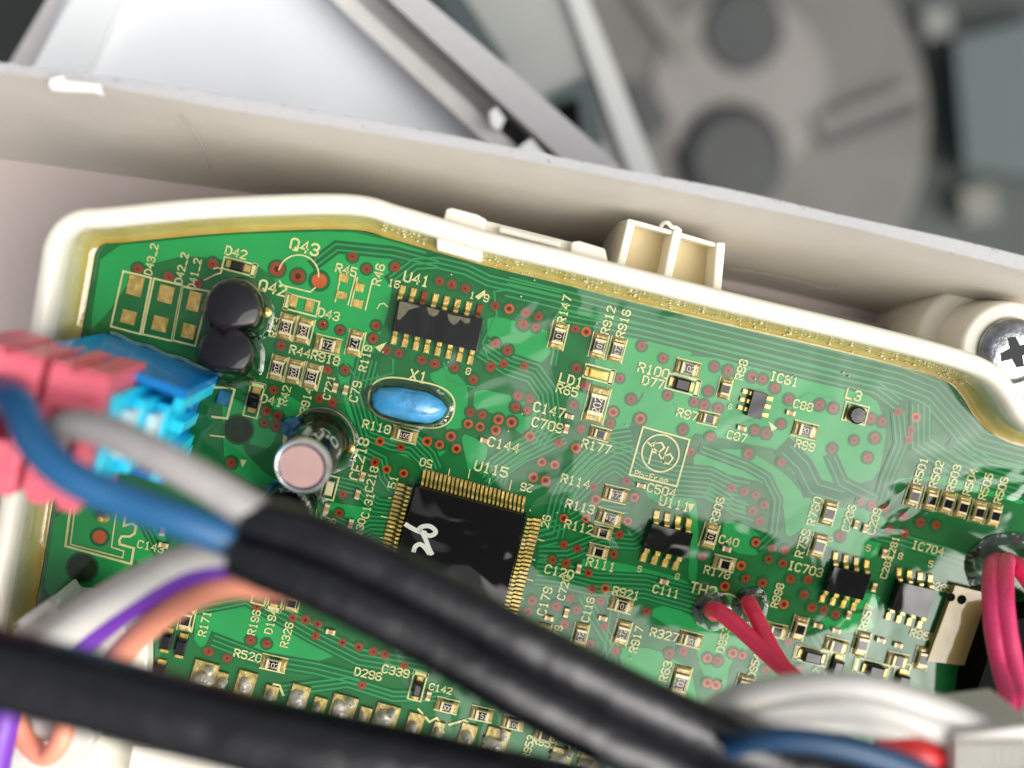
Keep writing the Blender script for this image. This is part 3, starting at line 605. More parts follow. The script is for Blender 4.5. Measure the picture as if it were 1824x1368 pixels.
# ---- big solder lands along the lower rim
random.seed(3)
for i, (x, y, w_, h_) in enumerate([(365,1198,44,44),(438,1216,34,46),(532,1242,34,50),(612,1258,46,44),(688,1274,44,44),(738,1290,30,46),(780,1298,20,30),(832,1308,30,44),(884,1316,44,44),(395,1210,20,30),(484,1232,24,26),(570,1254,24,28),(650,1272,22,30),(1000,1345,40,30),(1050,1352,40,34)]):
    r = pad(x, y, w_, h_, H + 3, 'fillet', .03, 'solder_land')
    for jj in range(2 if w_ > 36 else 1):
        n1_, n2_ = 18, 6; vs = []; ph0 = random.uniform(0, 6); ex = random.uniform(.34, .46) * w_; ey = random.uniform(.28, .42) * h_
        if jj: ex *= .5; ey *= .6
        for j_ in range(n2_ + 1):
            f_ = math.pi / 2 * j_ / n2_
            for i_ in range(n1_):
                t_ = 2 * math.pi * i_ / n1_; k_ = 1 + .16 * math.sin(2 * t_ + ph0) + .1 * math.sin(3 * t_ + 2 * ph0) + .05 * math.sin(7 * t_)
                vs.append((ex * S0 * math.cos(t_) * math.cos(f_) * k_, ey * S0 * math.sin(t_) * math.cos(f_) * k_, random.uniform(.12, .15) * math.sin(f_)))
        mb = MB(); mb.add(vs, [(j_ * n1_ + i_, j_ * n1_ + (i_ + 1) % n1_, (j_ + 1) * n1_ + (i_ + 1) % n1_, (j_ + 1) * n1_ + i_) for j_ in range(n2_) for i_ in range(n1_)], 'solder')
        mb.build('solder_blob', r, smooth=80, loc=((random.uniform(-5, 3) + 12 * jj) * S0, (random.uniform(-10, -2) + 16 * jj) * S0, .022))
for q in ([(480,1238),(488,1218),(498,1220),(505,1238)], [(745,1262),(765,1285),(778,1278),(786,1290),(790,1305)], [(800,1290),(828,1282),(836,1290),(834,1305)], [(1012,1320),(1018,1345)], [(1036,1330),(1030,1345),(1046,1350)]): sline(q, 4)
# beige strip at the right
poly_pts = [(1702,1043),(1762,1058),(1722,1186),(1652,1178)]
mb = MB(); mb.prism([(P(x, y, .1).x, P(x, y, .1).y) for x, y in poly_pts], .01, .1, 'beige')
bs = mb.build('beige_strip', board, label='beige strip with two dark dots')
for x, y, r_ in ((1694,1064,8),(1713,1068,9)): mb = MB(); disc(mb, r_ * S0, 'blk', .103); p = P(x, y, .1); flatbuild(mb, 'dark_dot', bs, loc=(p.x, p.y, 0))
mb = MB(); mb.prism([(P(x, y, .5).x, P(x, y, .5).y) for x, y in ((1782,1108),(1890,1090),(1890,1420),(1720,1420),(1742,1225))], .01, .5, 'blk'); mb.build('relay_block', board, label='black block at the board corner under the pink wires')

# ================================================================== tall parts
def can(name, base, top, z0, z1, r, mside, mtop, label, printed=True):
    b = P(*base, z0); t = P(*top, z1); ax = (t - b); L = ax.length
    e = MB(); e.lathe(b, [(r * .98, -.05), (r, .02), (r, L * .1), (r * .95, L * .14), (r, L * .19), (r, L * .93), (r * .97, L * .985), (r * .90, L), (r * .80, L * .992), (r * .78, L * .965)], mside, 40, axis=ax, cap=False)
    o = e.build(name, board, smooth=50, label=label)
    if mtop:
        f = MB(); f.lathe(b, [(r * .775, L * .975), (r * .77, L * .99), (.001, L * .99)], mtop, 32, axis=ax); f.build('can_top', o, smooth=True)
    return o, b, t, ax.normalized(), L, r
o, b, t, ax, L, r = can('electrolytic_capacitor', (574,785), (537,832), .08, .98, .29, 'capblk', 'aluplain', 'tall capacitor CE218 with black sleeve and pinkish metal top')
rim = MB(); rim.lathe(b, [(r * 1.012, L * .9), (r * 1.01, L * .975), (r * .93, L * 1.008), (r * .78, L * .985)], 'alu', 40, axis=ax, cap=False); rim.build('metal_rim', o, smooth=True)
def curved_print(o, b, ax, r, L, txts, name='sleeve_print'):
    q = Vector((0, 0, 1)).rotation_difference(ax); mb = MB()
    for s, a0, zc, h in txts:
        tmp = MB(); strokes(tmp, s, h, 'capprint', 0, wd=h * .16)
        vs = []
        for v in tmp.v:
            a = a0 + v.x / r; vs.append(b + q @ Vector(((r * 1.006) * math.cos(a), (r * 1.006) * math.sin(a), zc + v.y)))
        mb.add(vs, tmp.f, 'capprint')
    mb.build(name, o)
curved_print(o, b, ax, r, L, [('K', math.radians(110), .60, .26), ('M', math.radians(72), .66, .2), ('105', math.radians(30), .50, .15), ('25V', math.radians(140), .35, .16)])
o, b, t, ax, L, r = can('electrolytic_capacitor', (518,900), (500,926), .08, .62, .285, 'capblk', None, 'black capacitor partly under the black cable sleeve')
f = MB(); f.lathe(b, [(r * .79, L * .97), (.001, L * .97)], 'capblk', 32, axis=ax); f.build('can_top', o)
curved_print(o, b, ax, r, L, [('V', math.radians(100), .4, .16), ('KYD', math.radians(60), .36, .13), ('CONM', math.radians(20), .34, .1)])
# blue base seen beside each capacitor
for x, y in ((521,760),(492,876)):
    p = P(x, y, 0); mb = MB(); mb.lathe((0, 0, .02), [(.12, 0), (.11, .06), (.001, .08)], 'xdull', 20); mb.build('blue_disc_capacitor', board, smooth=True, loc=(p.x, p.y, ZC))
# transistors
def transistor(base, top, z1, r, flat, label):
    b = P(*base, .03); t = P(*top, z1); ax = t - b; L = ax.length
    q = Vector((0, 0, 1)).rotation_difference(ax); n = 28; prof = []
    for i in range(n + 1):
        a = flat + math.radians(38) + (2 * math.pi - math.radians(76)) * i / n; prof.append((r * math.cos(a), r * math.sin(a)))
    vs = []
    for sc_, z in ((1, 0), (1, L * .93), (.97, L * .985), (.92, L)):
        for x, y in prof: vs.append(b + q @ Vector((x * sc_, y * sc_, z)))
    m_ = n + 1; fs = [tuple(range(m_ - 1, -1, -1)), tuple(3 * m_ + i for i in range(m_))]
    for k_ in range(3):
        for i in range(m_): j = (i + 1) % m_; fs.append((k_ * m_ + i, k_ * m_ + j, (k_ + 1) * m_ + j, (k_ + 1) * m_ + i))
    mb = MB(); mb.add(vs, fs, 'q'); return mb.build('transistor', board, smooth=35, label=label)
transistor((424,556), (414,547), .58, .27, math.radians(-80), 'round black transistor Q42 with a flat side, upper of the pair')
transistor((412,633), (402,624), .48, .26, math.radians(-95), 'round black transistor below Q42')
p = P(476, 556, 0); mb = MB(); mb.lathe((0, 0, .02), [(.06, 0), (.055, .05), (.001, .075)], 'gold', 14); mb.build('solder_dome', board, smooth=True, loc=(p.x, p.y, ZC))
p = P(626, 797, 0); mb = MB(); mb.lathe((0, 0, .02), [(.05, 0), (.045, .05), (.001, .07)], 'gold', 14); mb.build('solder_dome', board, smooth=True, loc=(p.x, p.y, ZC))
p = P(185, 920, 0); mb = MB(); mb.lathe((0, 0, .02), [(.075, 0), (.06, .05), (.03, .11), (.001, .12)], 'gold', 14); mb.build('solder_dome', board, smooth=True, loc=(p.x, p.y, ZC))
# resonator X1
n1, n2 = 40, 14; vs = []; L_, W_, Hh = 67 * S0, 29 * S0, .17
for j in range(n2 + 1):
    ph = math.pi / 2 * j / n2
    for i in range(n1):
        t_ = 2 * math.pi * i / n1; c_, s_ = math.cos(t_), math.sin(t_)
        k_ = 1 + .02 * math.sin(5 * t_ + 1) + .012 * math.sin(11 * t_)
        vs.append((math.copysign(abs(c_) ** .72, c_) * L_ * math.cos(ph) ** .8 * k_, math.copysign(abs(s_) ** .9, s_) * W_ * math.cos(ph) ** .8 * k_, .02 + Hh * math.sin(ph)))
fs = [(j * n1 + i, j * n1 + (i + 1) % n1, (j + 1) * n1 + (i + 1) % n1, (j + 1) * n1 + i) for j in range(n2) for i in range(n1)]
mb = MB(); mb.add(vs, fs, 'xblue'); p = P(728, 720, 0); mb.build('resonator', board, smooth=60, loc=(p.x, p.y, ZC), rot=-math.radians(11), label='light blue glossy resonator pill inside the X1 outline')

# ---- blue header of the power connector
zb, zt = .05, 1.55
cA = P(390, 668, zb); cB = P(186, 593, zb); ux = (cB - cA); hl = ux.length; ux.normalize(); vy = Vector((-ux.y, ux.x, 0))
if vy.y > 0: vy = -vy
HD = .98
def hp(u, v, z): return cA + ux * u + vy * v + Vector((0, 0, z - zb))
def hbox(mb, u0, u1, v0, v1, z0, z1, m, ch=0.):
    c = [hp(u0, v0, 0), hp(u1, v0, 0), hp(u1, v1, 0), hp(u0, v1, 0)]; ce = sum(c, Vector()) / 4
    R = math.atan2(ux.y, ux.x); mb.box((ce.x, ce.y, z0), (abs(u1 - u0), abs(v1 - v0), z1 - z0), m, ch=ch, rot=R)
mb = MB(); hbox(mb, 0, hl, 0, .09, zb, zt, 'blue', .012); hd = mb.build('connector_header', board, label='blue connector header box standing on the board')
for u0, u1, v0, v1, z1, m in ((0, .09, .092, .22, zt, 'cyan'), (0, .09, HD - .16, HD - .002, zt * .9, 'cyan'), (hl - .09, hl, .092, HD, zt, 'blue'), (0, hl, HD, HD + .09, zt * .7, 'blue'), (.092, hl - .092, .092, HD - .002, .4, 'blue')):  # right-hand walls use the blue with the light painted in
    mb = MB(); hbox(mb, u0, u1, v0, v1, zb, z1, m, .012); mb.build('header_wall', hd)
for i, (u0, v0, v1, z0, z1) in enumerate(((.13, .24, .40, .5, 1.05), (.02, .42, .54, .3, 1.0), (.13, .56, .66, .3, 1.25), (.0, .68, .80, .2, .95))):
    mb = MB(); hbox(mb, u0, .30, v0, v1, z0, z1, 'cyan', .015); mb.build('key_rib', hd)

mb = MB(); hbox(mb, -.20, -.06, .14, .30, .01, .05, 'xdull', .01); mb.build('moulded_foot', hd)

# ---- pink plug pushed onto the header (a thing of its own)
Z0, Z1 = 1.22, 2.45
hA, hux, hvy = cA, ux, vy
plug = thing('power_plug', 'pink plastic plug pushed onto the blue header, blue and grey wires leaving it', 'plug', tuple(P(150, 760, Z0)))
bpy.context.view_layer.update()
cA = P(260, 655, Z0); ux = (P(99, 612, Z0) - cA).normalized(); vy = Vector((-ux.y, ux.x, 0)); zb = Z0
if vy.y > 0: vy = -vy
def pbuild(mb, name, m=None):
    o = mb.build(name, plug); o.matrix_parent_inverse = Matrix.Translation(-Vector(plug.location))
    bv = o.modifiers.new('bevel', 'BEVEL'); bv.width = .018; bv.segments = 2; bv.limit_method = 'ANGLE'; return o
def plugblock(u0, u1, v0, v1, z0, z1, name, m='pink', ch=.03):
    mb = MB(); hbox(mb, u0, u1, v0, v1, z0, z1, m, 0); return pbuild(mb, name)
L1, G1, L2 = .50, .57, 1.25
plugblock(0, L1, 0, .20, Z0, Z1, 'housing'); plugblock(G1, L2, 0, .20, Z0, Z1, 'housing')
plugblock(0, L1, .98, 1.15, Z0, Z1 - .04, 'housing'); plugblock(G1, L2, .98, 1.15, Z0, Z1 - .04, 'housing')
plugblock(0, .14, .202, .978, Z0, Z1 - .01, 'housing'); plugblock(.42, L1, .202, .978, Z0, Z1 - .02, 'housing'); plugblock(G1, .70, .202, .978, Z0, Z1 - .02, 'housing')
plugblock(1.08, L2, .202, .978, Z0, Z1 - .01, 'housing')
plugblock(.142, .418, .202, .34, Z0, Z1 - .02, 'housing'); plugblock(.142, .418, .74, .978, Z0, Z1 - .02, 'housing'); plugblock(.702, 1.078, .202, .34, Z0, Z1 - .02, 'housing'); plugblock(.702, 1.078, .74, .978, Z0, Z1 - .02, 'housing')
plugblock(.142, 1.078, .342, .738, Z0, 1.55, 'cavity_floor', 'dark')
for u, w_ in ((0, .27), (.33, .17), (.57, .28), (.91, .34)): plugblock(u, u + w_, -.045, -.002, Z0 + .01, Z1 - .01, 'grip_ridge')
for u in (.03, .30, .60, .95): plugblock(u, u + .17, 1.152, 1.24, Z0 + .1, Z1 - .12, 'grip_ridge')
plugblock(-.07, -.002, .14, 1.0, .9, 2.25, 'insert_wall', 'cyan'); plugblock(-.20, -.072, .22, .93, .7, 1.75, 'insert_wall', 'cyan'); plugblock(-.34, -.202, .28, .86, .5, 1.3, 'insert_wall', 'cyan')
plugblock(-.17, -.072, .30, .74, 1.752, 2.05, 'latch', 'lcyan'); plugblock(-.30, -.202, .36, .66, 1.302, 1.6, 'latch', 'lcyan'); plugblock(.502, .568, -.01, 1.1, 1.2, 2.1, 'middle_rib', 'blue')  # latch blocks carry the glare as their pale colour
cA, ux, vy, zb = hA, hux, hvy, .05

# ================================================================== CASE
case = thing('plastic_case', 'ivory plastic case whose raised rim surrounds the potted green board', 'case')
EP = [P(x, y, 0) for x, y in EDGE]
sm = spline([Vector((p.x, p.y, 0)) for p in EP], 6)
def off2(pts, d):
    out = []
    for i, p in enumerate(pts):
        t = (pts[min(i + 1, len(pts) - 1)] - pts[max(i - 1, 0)]); t.z = 0; t.normalize(); out.append(p + Vector((-t.y, t.x, 0)) * d)
    return out
def sweep_profile(path, prof, m, attr=None):
    """prof: list of (outward offset, z)"""
    rows = [off2(path, d) for d, z in prof]; n = len(path); vs = []
    for (d, z), row in zip(prof, rows):
        for p in row: vs.append((p.x, p.y, z))
    fs = [(k * n + i, k * n + i + 1, (k + 1) * n + i + 1, (k + 1) * n + i) for k in range(len(prof) - 1) for i in range(n - 1)]
    mb = MB(); mb.add(vs, fs, m); return mb, n
i0, T_ = .12, .21; zr = .70
prof = [(i0, -.3), (i0, .25), (i0 - .005, .55), (i0 + .012, .645), (i0 + .05, .69), (i0 + .105, .70), (i0 + .16, .69), (i0 + .198, .645), (i0 + T_, .56), (i0 + T_ + .02, -1.9)]
mb, _ = sweep_profile(sm, prof, 'ivory'); mb.build('rim_wall', case, smooth=60)
# clips, ledges, pockets outside the rim
def cpr(name, pts, z, z0, m='ivory', parent=case, ch=0):
    mb = MB(); q = [P(x, y, z) for x, y in pts]; mb.prism([(p.x, p.y) for p in q], z0, z, m)
    o = mb.build(name, parent)
    bv = o.modifiers.new('bevel', 'BEVEL'); bv.width = .02; bv.segments = 2; return o
cpr('snap_clip', [(795,372),(805,370),(850,382),(868,392),(862,412),(790,392)], .45, -.4)
cpr('ledge', [(862,392),(1022,432),(1018,450),(856,410)], .30, -.4)
cpr('ledge_step', [(890,403),(1000,431),(998,442),(888,414)], .42, -.4)
cpr('snap_clip', [(1018,431),(1032,429),(1078,443),(1084,470),(1016,452)], .42, -.4)
cpr('clip_pad', [(778,402),(862,424),(858,468),(778,445)], .50, -.1)
# double pocket
pk = [(1126,392),(1208,414),(1292,436),(1284,520),(1194,497),(1102,470)]
def pw(a, b, th, z1=.25, z0=-1.2, shift=0):
    A, B_ = P(*a, z1), P(*b, z1); d = (B_ - A).normalized(); nn = Vector((-d.y, d.x, 0)) * th / 2
    mb = MB(); mb.prism([(v.x, v.y) for v in (A - nn - d * th / 2, B_ - nn + d * th / 2, B_ + nn + d * th / 2, A + nn - d * th / 2)], z0, z1, 'ivory'); o = mb.build('pocket_wall', case)
    bv = o.modifiers.new('bevel', 'BEVEL'); bv.width = .02; bv.segments = 2
pw((1124,398),(1106,472), .09); pw((1206,418),(1188,500), .10); pw((1284,440),(1277,520), .10); pw((1131,396),(1204,416), .05, .22); pw((1212,418),(1280,438), .05, .22)
mb = MB(); q = [P(x, y, -.16) for x, y in ((1126,400),(1288,440),(1270,540),(1110,490))]; mb.prism([(p.x, p.y) for p in q], -.5, -.16, mat('ivory_deep', (.80, .66, .38), .45, sss=.3)); mb.build('pocket_floor', case)
mb = MB(); mb.tube(pxpath([(1178,402,.24),(1182,397,.32),(1190,397,.36),(1196,404,.3),(1205,406,.28),(1212,412,.25)], 4), .022, 'ivory', 8); mb.build('moulding_burr', case, smooth=True)
# screw boss
bc_ = P(1806, 624, .4); cx, cy = bc_.x, bc_.y
def boss(name, r, z0, z1, m='ivory', rd=.05, n=48, dx=0, dy=0):
    mb = MB(); mb.lathe((cx + dx, cy + dy, 0), [(r, z0), (r, z1 - rd), (r - rd * .3, z1 - rd * .3), (r - rd, z1), (.001, z1)], m, n); return mb.build(name, case, smooth=50)
boss('boss_flange', .74, -1.9, -.40, rd=.09); boss('boss_post', .55, -.40, .24, dx=.03, dy=-.02)
mb = MB(); mb.prism([(cx, cy + .6), (cx, cy - .6), (cx + 1.5, cy - .6), (cx + 1.5, cy + .2)], -1.9, -.41, 'ivory'); mb.build('boss_web', case)
scr = MB(); scr.lathe((cx + .03, cy - .02, .24), [(.37, 0), (.372, .05), (.345, .10), (.27, .135), (.15, .15), (.11, .15)], 'steel', 40)
so = scr.build('screw', case, smooth=50, label='zinc cross-head screw in the corner boss')
# cross recess
cr = MB()
pts = []
for i in range(4):
    a = math.radians(20 + 90 * i)
    for da, rr in ((-15, .17), (13, .19), (40, .085)): pts.append((cx + .03 + rr * math.cos(a + math.radians(da)), cy - .02 + rr * math.sin(a + math.radians(da))))
cr.prism(pts, .36, .393, mat('recess_dark', (.015, .018, .018), .5, spec=.2)); cr.build('cross_recess', so)
# ---- potting resin thing
res = thing('potting_resin', 'clear yellowish potting resin creeping up the case wall with trapped bubbles', 'resin')
prof = [(-.015, .018), (.03, .03), (.065, .07), (.09, .14), (.105, .24), (i0 - .012, .36), (i0 - .004, .44)]
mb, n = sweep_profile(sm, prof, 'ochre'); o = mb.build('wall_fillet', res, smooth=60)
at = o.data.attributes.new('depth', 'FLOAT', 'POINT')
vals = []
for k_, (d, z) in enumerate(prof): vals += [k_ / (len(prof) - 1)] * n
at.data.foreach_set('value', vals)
# bubbles
random.seed(11)
bub = MB(); ico = bmesh.new(); bmesh.ops.create_icosphere(ico, subdivisions=1, radius=1); iv = [v.co.copy() for v in ico.verts]; ifc = [tuple(v.index for v in f.verts) for f in ico.faces]; ico.free()
M['bubble'] = mat('bubble_glint', (.66, .60, .32), .12, coat=1)
for j in range(300):
    t = random.random(); i = int(len(sm) * (.42 + .38 * t)); i = min(i, len(sm) - 2); p = sm[i].lerp(sm[i + 1], random.random())
    tt = (sm[i + 1] - sm[i]).normalized(); d = min(max(random.gauss(.065, .028), .0), .11); z = .03 + (d / .115) ** 2.2 * .26
    c = p + Vector((-tt.y, tt.x, 0)) * d; r_ = random.choice((.006, .008, .009, .012, .016)) * random.uniform(.7, 1.2)
    bub.add([(c.x + v.x * r_ * 1.3, c.y + v.y * r_, z + v.z * r_) for v in iv], ifc, 'bubble')
o = bub.build('bubbles', res, smooth=80, kind='stuff')
bub = MB()
for x, y in ((804,489),(798,645),(930,487),(952,499),(928,528),(1063,576),(1082,690),(1115,757),(905,768),(1024,830),(852,1007),(578,575),(682,627),(1502,664),(1512,670),(1760,935),(930,737),(1124,1172),(1286,1215),(992,913),(944,909),(1410,671),(1415,668),(1345,675)):
    p = P(x, y, .03); r_ = random.uniform(.007, .014); bub.add([(p.x + v.x * r_, p.y + v.y * r_, p.z + v.z * r_) for v in iv], ifc, M['cap'])
bub.build('surface_specks', res, smooth=80, kind='stuff')
# menisci round tall parts
def ring(x, y, rx, ry, ang, w, h, name='meniscus'):
    n = 48; prof = [(w, .016), (w * .55, h * .12 + .016), (w * .22, h * .45), (0, h)]; vs = []; p0 = P(x, y, 0); c_, s_ = math.cos(-math.radians(ang)), math.sin(-math.radians(ang))
    for d, z in prof:
        for i in range(n):
            t = 2 * math.pi * i / n; wob = 1 + .03 * math.sin(3 * t + x) + .02 * math.sin(7 * t)
            ax_, ay_ = (rx + d) * math.cos(t) * wob, (ry + d) * math.sin(t) * wob; vs.append((p0.x + ax_ * c_ - ay_ * s_, p0.y + ax_ * s_ + ay_ * c_, z))
    mb = MB(); mb.add(vs, [(k * n + i, k * n + (i + 1) % n, (k + 1) * n + (i + 1) % n, (k + 1) * n + i) for k in range(3) for i in range(n)], 'resin'); mb.build(name, res, smooth=80)
ring(424, 557, .29, .28, 0, .10, .16); ring(412, 634, .27, .26, 0, .10, .14); ring(575, 786, .305, .295, 0, .09, .14); ring(523, 905, .28, .27, 0, .09, .12); ring(728, 720, .43, .195, 11, .07, .07)
ring(1268, 1088, .10, .10, 0, .13, .10); ring(1337, 1078, .095, .095, 0, .12, .10); ring(1790, 1010, .26, .2, 0, .22, .2)
mb = MB(); q = [hp(-.03, -.01, 0), hp(hl * .95, -.01, 0)]; pts = [q[0].lerp(q[1], i / 24) for i in range(25)]
mb.tube([Vector((p.x, p.y, .04 + .006 * math.sin(i * 1.7))) + Vector((0, .012 * math.sin(i * .9), 0)) for i, p in enumerate(pts)], .035, mat('resin_lip', (.05, .16, .17), .08, coat=1, noise=.5, nscale=9, bump=.03, bscale=7), 10); mb.build('meniscus', res, smooth=80)
mb = MB(); mb.tube(pxpath([(363,499,.03),(376,493,.05),(384,489,.06),(393,486,.05),(394,480,.04),(388,477,.03),(380,479,.03)], 6), .008, 'cap', 6); mb.build('trapped_fibre', res, smooth=True)

# ================================================================== WIRES
def wire(name, pts, rpx, m, label, cat='wire', n=20, group=None, k=12):
    """pts: (px, py, z); rpx radius in photo px at each point or one number"""
    W = pxpath(pts, k); N = len(W)
    rs = [((rpx if not isinstance(rpx, (list, tuple)) else rpx[0] + (rpx[1] - rpx[0]) * i / (N - 1)) * ((p - CAMPOS).length) / FPX) for i, p in enumerate(W)]
    mb = MB(); mb.tube(W, rs, m, n); o = mb.build(name, smooth=60); tag(o, label, cat, group); return o
wire('wire', [(-30,690,2.3),(0,700,2.45),(32,722,2.75),(60,785,3.05),(120,845,3.2),(215,890,3.2),(330,930,3.2),(430,968,3.1),(500,1000,3.0)], [29,31], 'wblue', 'thick blue wire curving from the pink plug into the black sleeve')
wire('wire', [(118,880,2.2),(100,830,2.35),(95,785,2.6),(125,757,2.8),(190,768,3.0),(280,812,3.15),(380,868,3.15),(450,912,3.1),(500,945,3.0)], [22,36], 'wgrey', 'grey wire arching from the pink plug into the black sleeve')
wire('wire', [(520,1010,3.0),(420,985,2.9),(330,1000,2.6),(230,1048,2.2),(140,1105,1.8),(60,1175,1.4),(20,1230,1.2)], [28,30], 'wwhite', 'white wire bending from the sleeve end to the white plug')
wire('wire', [(520,1030,3.0),(415,1012,2.9),(330,1028,2.6),(250,1070,2.2),(180,1118,1.8),(120,1170,1.5),(80,1220,1.3)], [20,22], 'wpurple', 'purple wire between the white and the orange wire')
wire('wire', [(520,1050,3.0),(415,1042,2.9),(340,1066,2.6),(275,1108,2.2),(225,1155,1.8),(190,1205,1.5),(180,1260,1.2)], [23,21], 'worange', 'salmon orange wire lowest of those leaving the sleeve end')
wire('wire', [(15,1230,1.4),(5,1290,1.5),(-10,1360,1.5),(-20,1420,1.5)], 24, 'wpurple', 'purple wire below the lower black cable at the frame edge')
wire('wire', [(20,1255,1.3),(35,1300,1.3),(60,1335,1.35),(85,1345,1.4),(108,1320,1.5),(118,1280,1.5),(122,1230,1.5)], 16, 'worange', 'orange wire bent in a narrow loop under the lower black cable')
# black sleeve (two-lobed) and second cable
def lobed(pts, av, dv, label, k=14):
    W = pxpath(pts, k)
    def pr(a, t):
        A = av[0] + (av[1] - av[0]) * min(1, t * 2); D_ = min(dv[0] + (dv[1] - dv[0]) * min(1, t * 2), A * .96); wob = 1 + .02 * math.sin(9 * t + 2 * a) + .015 * math.sin(23 * t)
        return (D_ * abs(math.cos(a)) + math.sqrt(max(A * A - (D_ * math.sin(a)) ** 2, 1e-4))) * wob * (1 - .06 * max(0, 1 - t * 20))
    mb = MB(); mb.tube(W, 1, 'sleeve', 48, prof=pr, up=Vector((.1, .25, 1)).normalized()); o = mb.build('cable_sleeve', smooth=75); tag(o, label, 'cable sleeve'); return o
lobed([(428,955,3.15),(560,1000,3.25),(740,1085,3.3),(920,1185,3.3),(1080,1268,3.2),(1250,1345,3.05),(1420,1405,3.0),(1680,1455,3.1),(1950,1450,3.3),(2200,1400,3.6),(2500,1320,4.0),(2900,1300,4.2)], (.19,.24), (.16,.21), 'thick black sleeve swallowing the blue and grey wires, crossing the square chip')
wire('black_cable', [(-90,1170,3.9),(0,1192,3.9),(200,1243,3.9),(430,1303,3.9),(650,1350,3.9),(850,1395,3.8),(1050,1440,3.6)], [63,68], 'sleeve', 'black cable crossing the lower left corner over the white plug', 'cable', 32)
wire('black_cable', [(1240,1310,2.6),(1340,1325,2.7),(1480,1350,2.8),(1600,1385,2.8)], 42, 'sleeve', 'black cable under the white wires beside the dark blue wire', 'cable', 24)
# white bundle lower right
for pts, r_, lab in (([(1235,1300,2.3),(1300,1250,2.6),(1400,1226,2.8),(1530,1224,2.9),(1650,1256,2.9),(1750,1300,2.9),(1860,1350,2.8)], 23, 'white wire outermost of the bundle arching over the lower right corner'),
                     ([(1240,1310,2.3),(1320,1272,2.6),(1420,1255,2.85),(1530,1256,2.95),(1640,1288,2.95),(1740,1335,2.9),(1820,1380,2.8)], 23, 'white wire in the middle of the bundle beside the pink wires'),
                     ([(1250,1320,2.4),(1340,1293,2.7),(1440,1282,2.9),(1540,1288,2.95),(1640,1318,2.9),(1730,1362,2.9)], 20, 'white wire innermost of the bundle, next to the dark blue wire')):
    wire('wire', pts, r_, 'wwhite', lab, group='white wires of the lower right bundle')
wire('wire', [(1300,1330,3.25),(1360,1316,3.5),(1450,1320,3.6),(1550,1343,3.6),(1640,1378,3.5),(1700,1420,3.5)], 20, mat('wire_navy', (.008, .05, .12), .4), 'dark blue wire under the white wire bundle')
wire('wire', [(1560,1325,2.9),(1640,1342,3.0),(1700,1368,2.8),(1780,1410,2.6)], 24, mat('wire_signal_red', (.6, .02, .02), .4), 'red wire showing between the blue wire and the ribbed white plug')
# pink pair
for pts, lab in (([(1776,1000,.12),(1768,1012,.7),(1766,1060,1.2),(1770,1120,1.4),(1782,1185,1.5),(1795,1240,1.7),(1790,1310,1.9),(1775,1360,2.0)], 'pink wire on the left of the pair rising from the board edge'),
                 ([(1795,1000,.12),(1790,1008,.7),(1789,1060,1.25),(1795,1120,1.45),(1806,1185,1.55),(1812,1240,1.7),(1806,1310,1.9),(1795,1360,2.0)], 'pink wire on the right of the pair, closest to the corner')):
    wire('wire', pts, 15, 'wpink', lab, group='pink wires by the black block')
wire('wire', [(1800,1004,.1),(1815,1010,.4),(1835,1035,.6),(1860,1070,.7)], 15, 'wpink', 'short pink wire turning away behind the pair', group='pink wires by the black block')
wire('wire', [(1272,1092,.02),(1268,1086,.2),(1285,1092,.45),(1330,1130,.7),(1375,1172,.95),(1420,1212,1.3),(1460,1245,1.7)], 14.5, 'wred', 'red wire rising from the hole beside the TH2 lettering')
wire('wire', [(1338,1086,.02),(1334,1074,.22),(1345,1095,.5),(1364,1135,.75),(1390,1180,1.0),(1425,1225,1.35),(1455,1265,1.7)], 13.5, 'wred', 'red wire rising from the ringed hole, upper of the crossing two')
wire('wire', [(1835,1230,1.8),(1815,1300,2.1),(1795,1370,2.4)], 5, 'wwhite', 'thin white wire right beside the pink pair')
# white plugs lower left
def block(name, pts, z0, z1, m, label, cat, extra=()):
    t = thing(name, label, cat, tuple(P(*pts[0], z0)))
    for i, (q, a, b_, mm, nm) in enumerate([(pts, z0, z1, m, 'housing')] + list(extra)):
        mb = MB(); v = [P(x, y, b_) for x, y in q]; mb.prism([(p.x, p.y) for p in v], a, b_, mm); o = mb.build(nm, t); o.matrix_parent_inverse = Matrix.Translation(-Vector(t.location))
        bv = o.modifiers.new('bevel', 'BEVEL'); bv.width = .03; bv.segments = 2
    return t
block('wire_plug', [(20,1125),(90,1068),(100,1085),(215,1095),(230,1160),(140,1215),(20,1180)], .1, .9, 'jst', 'white plug where the white, purple and orange wires end, above the black cable', 'plug',
      [([(28,1108),(88,1068),(98,1082),(40,1125)], .902, 1.15, 'jst', 'latch_rib'), ([(150,1145),(165,1138),(175,1165),(155,1172)], .902, 1.2, 'jst', 'latch_tooth')])
block('wire_plug', [(20,1265),(130,1270),(170,1310),(120,1400),(15,1400)], .1, 1.0, 'jst', 'white plug below the black cable in the lower left corner', 'plug',
      [([(52,1280),(100,1288),(88,1322),(70,1326)], 1.002, 1.3, 'jst', 'latch_tooth'), ([(22,1318),(60,1352),(40,1362),(20,1345)], 1.002, 1.2, 'jst', 'latch_rib')])
cpr('corner_block', [(235,1328),(420,1355),(420,1420),(220,1420)], .6, -.5)
cpr('lower_rim', [(130,1300),(300,1332),(300,1420),(100,1420)], .2, -.5)
cpr('slot_post', [(215,1180),(262,1125),(262,1280),(205,1250)], .3, .02)
rp = block('ribbed_plug', [(1700,1310),(1850,1290),(1850,1420),(1690,1420)], 2.3, 3.15, 'jst', 'white ribbed plug in the lower right corner holding the wire bundle', 'plug',
      [([(1706 + i * 17, 1322), (1715 + i * 17, 1321), (1713 + i * 17, 1410), (1703 + i * 17, 1410)], 3.152, 3.22, 'wwhite', 'grip_rib') for i in range(8)])

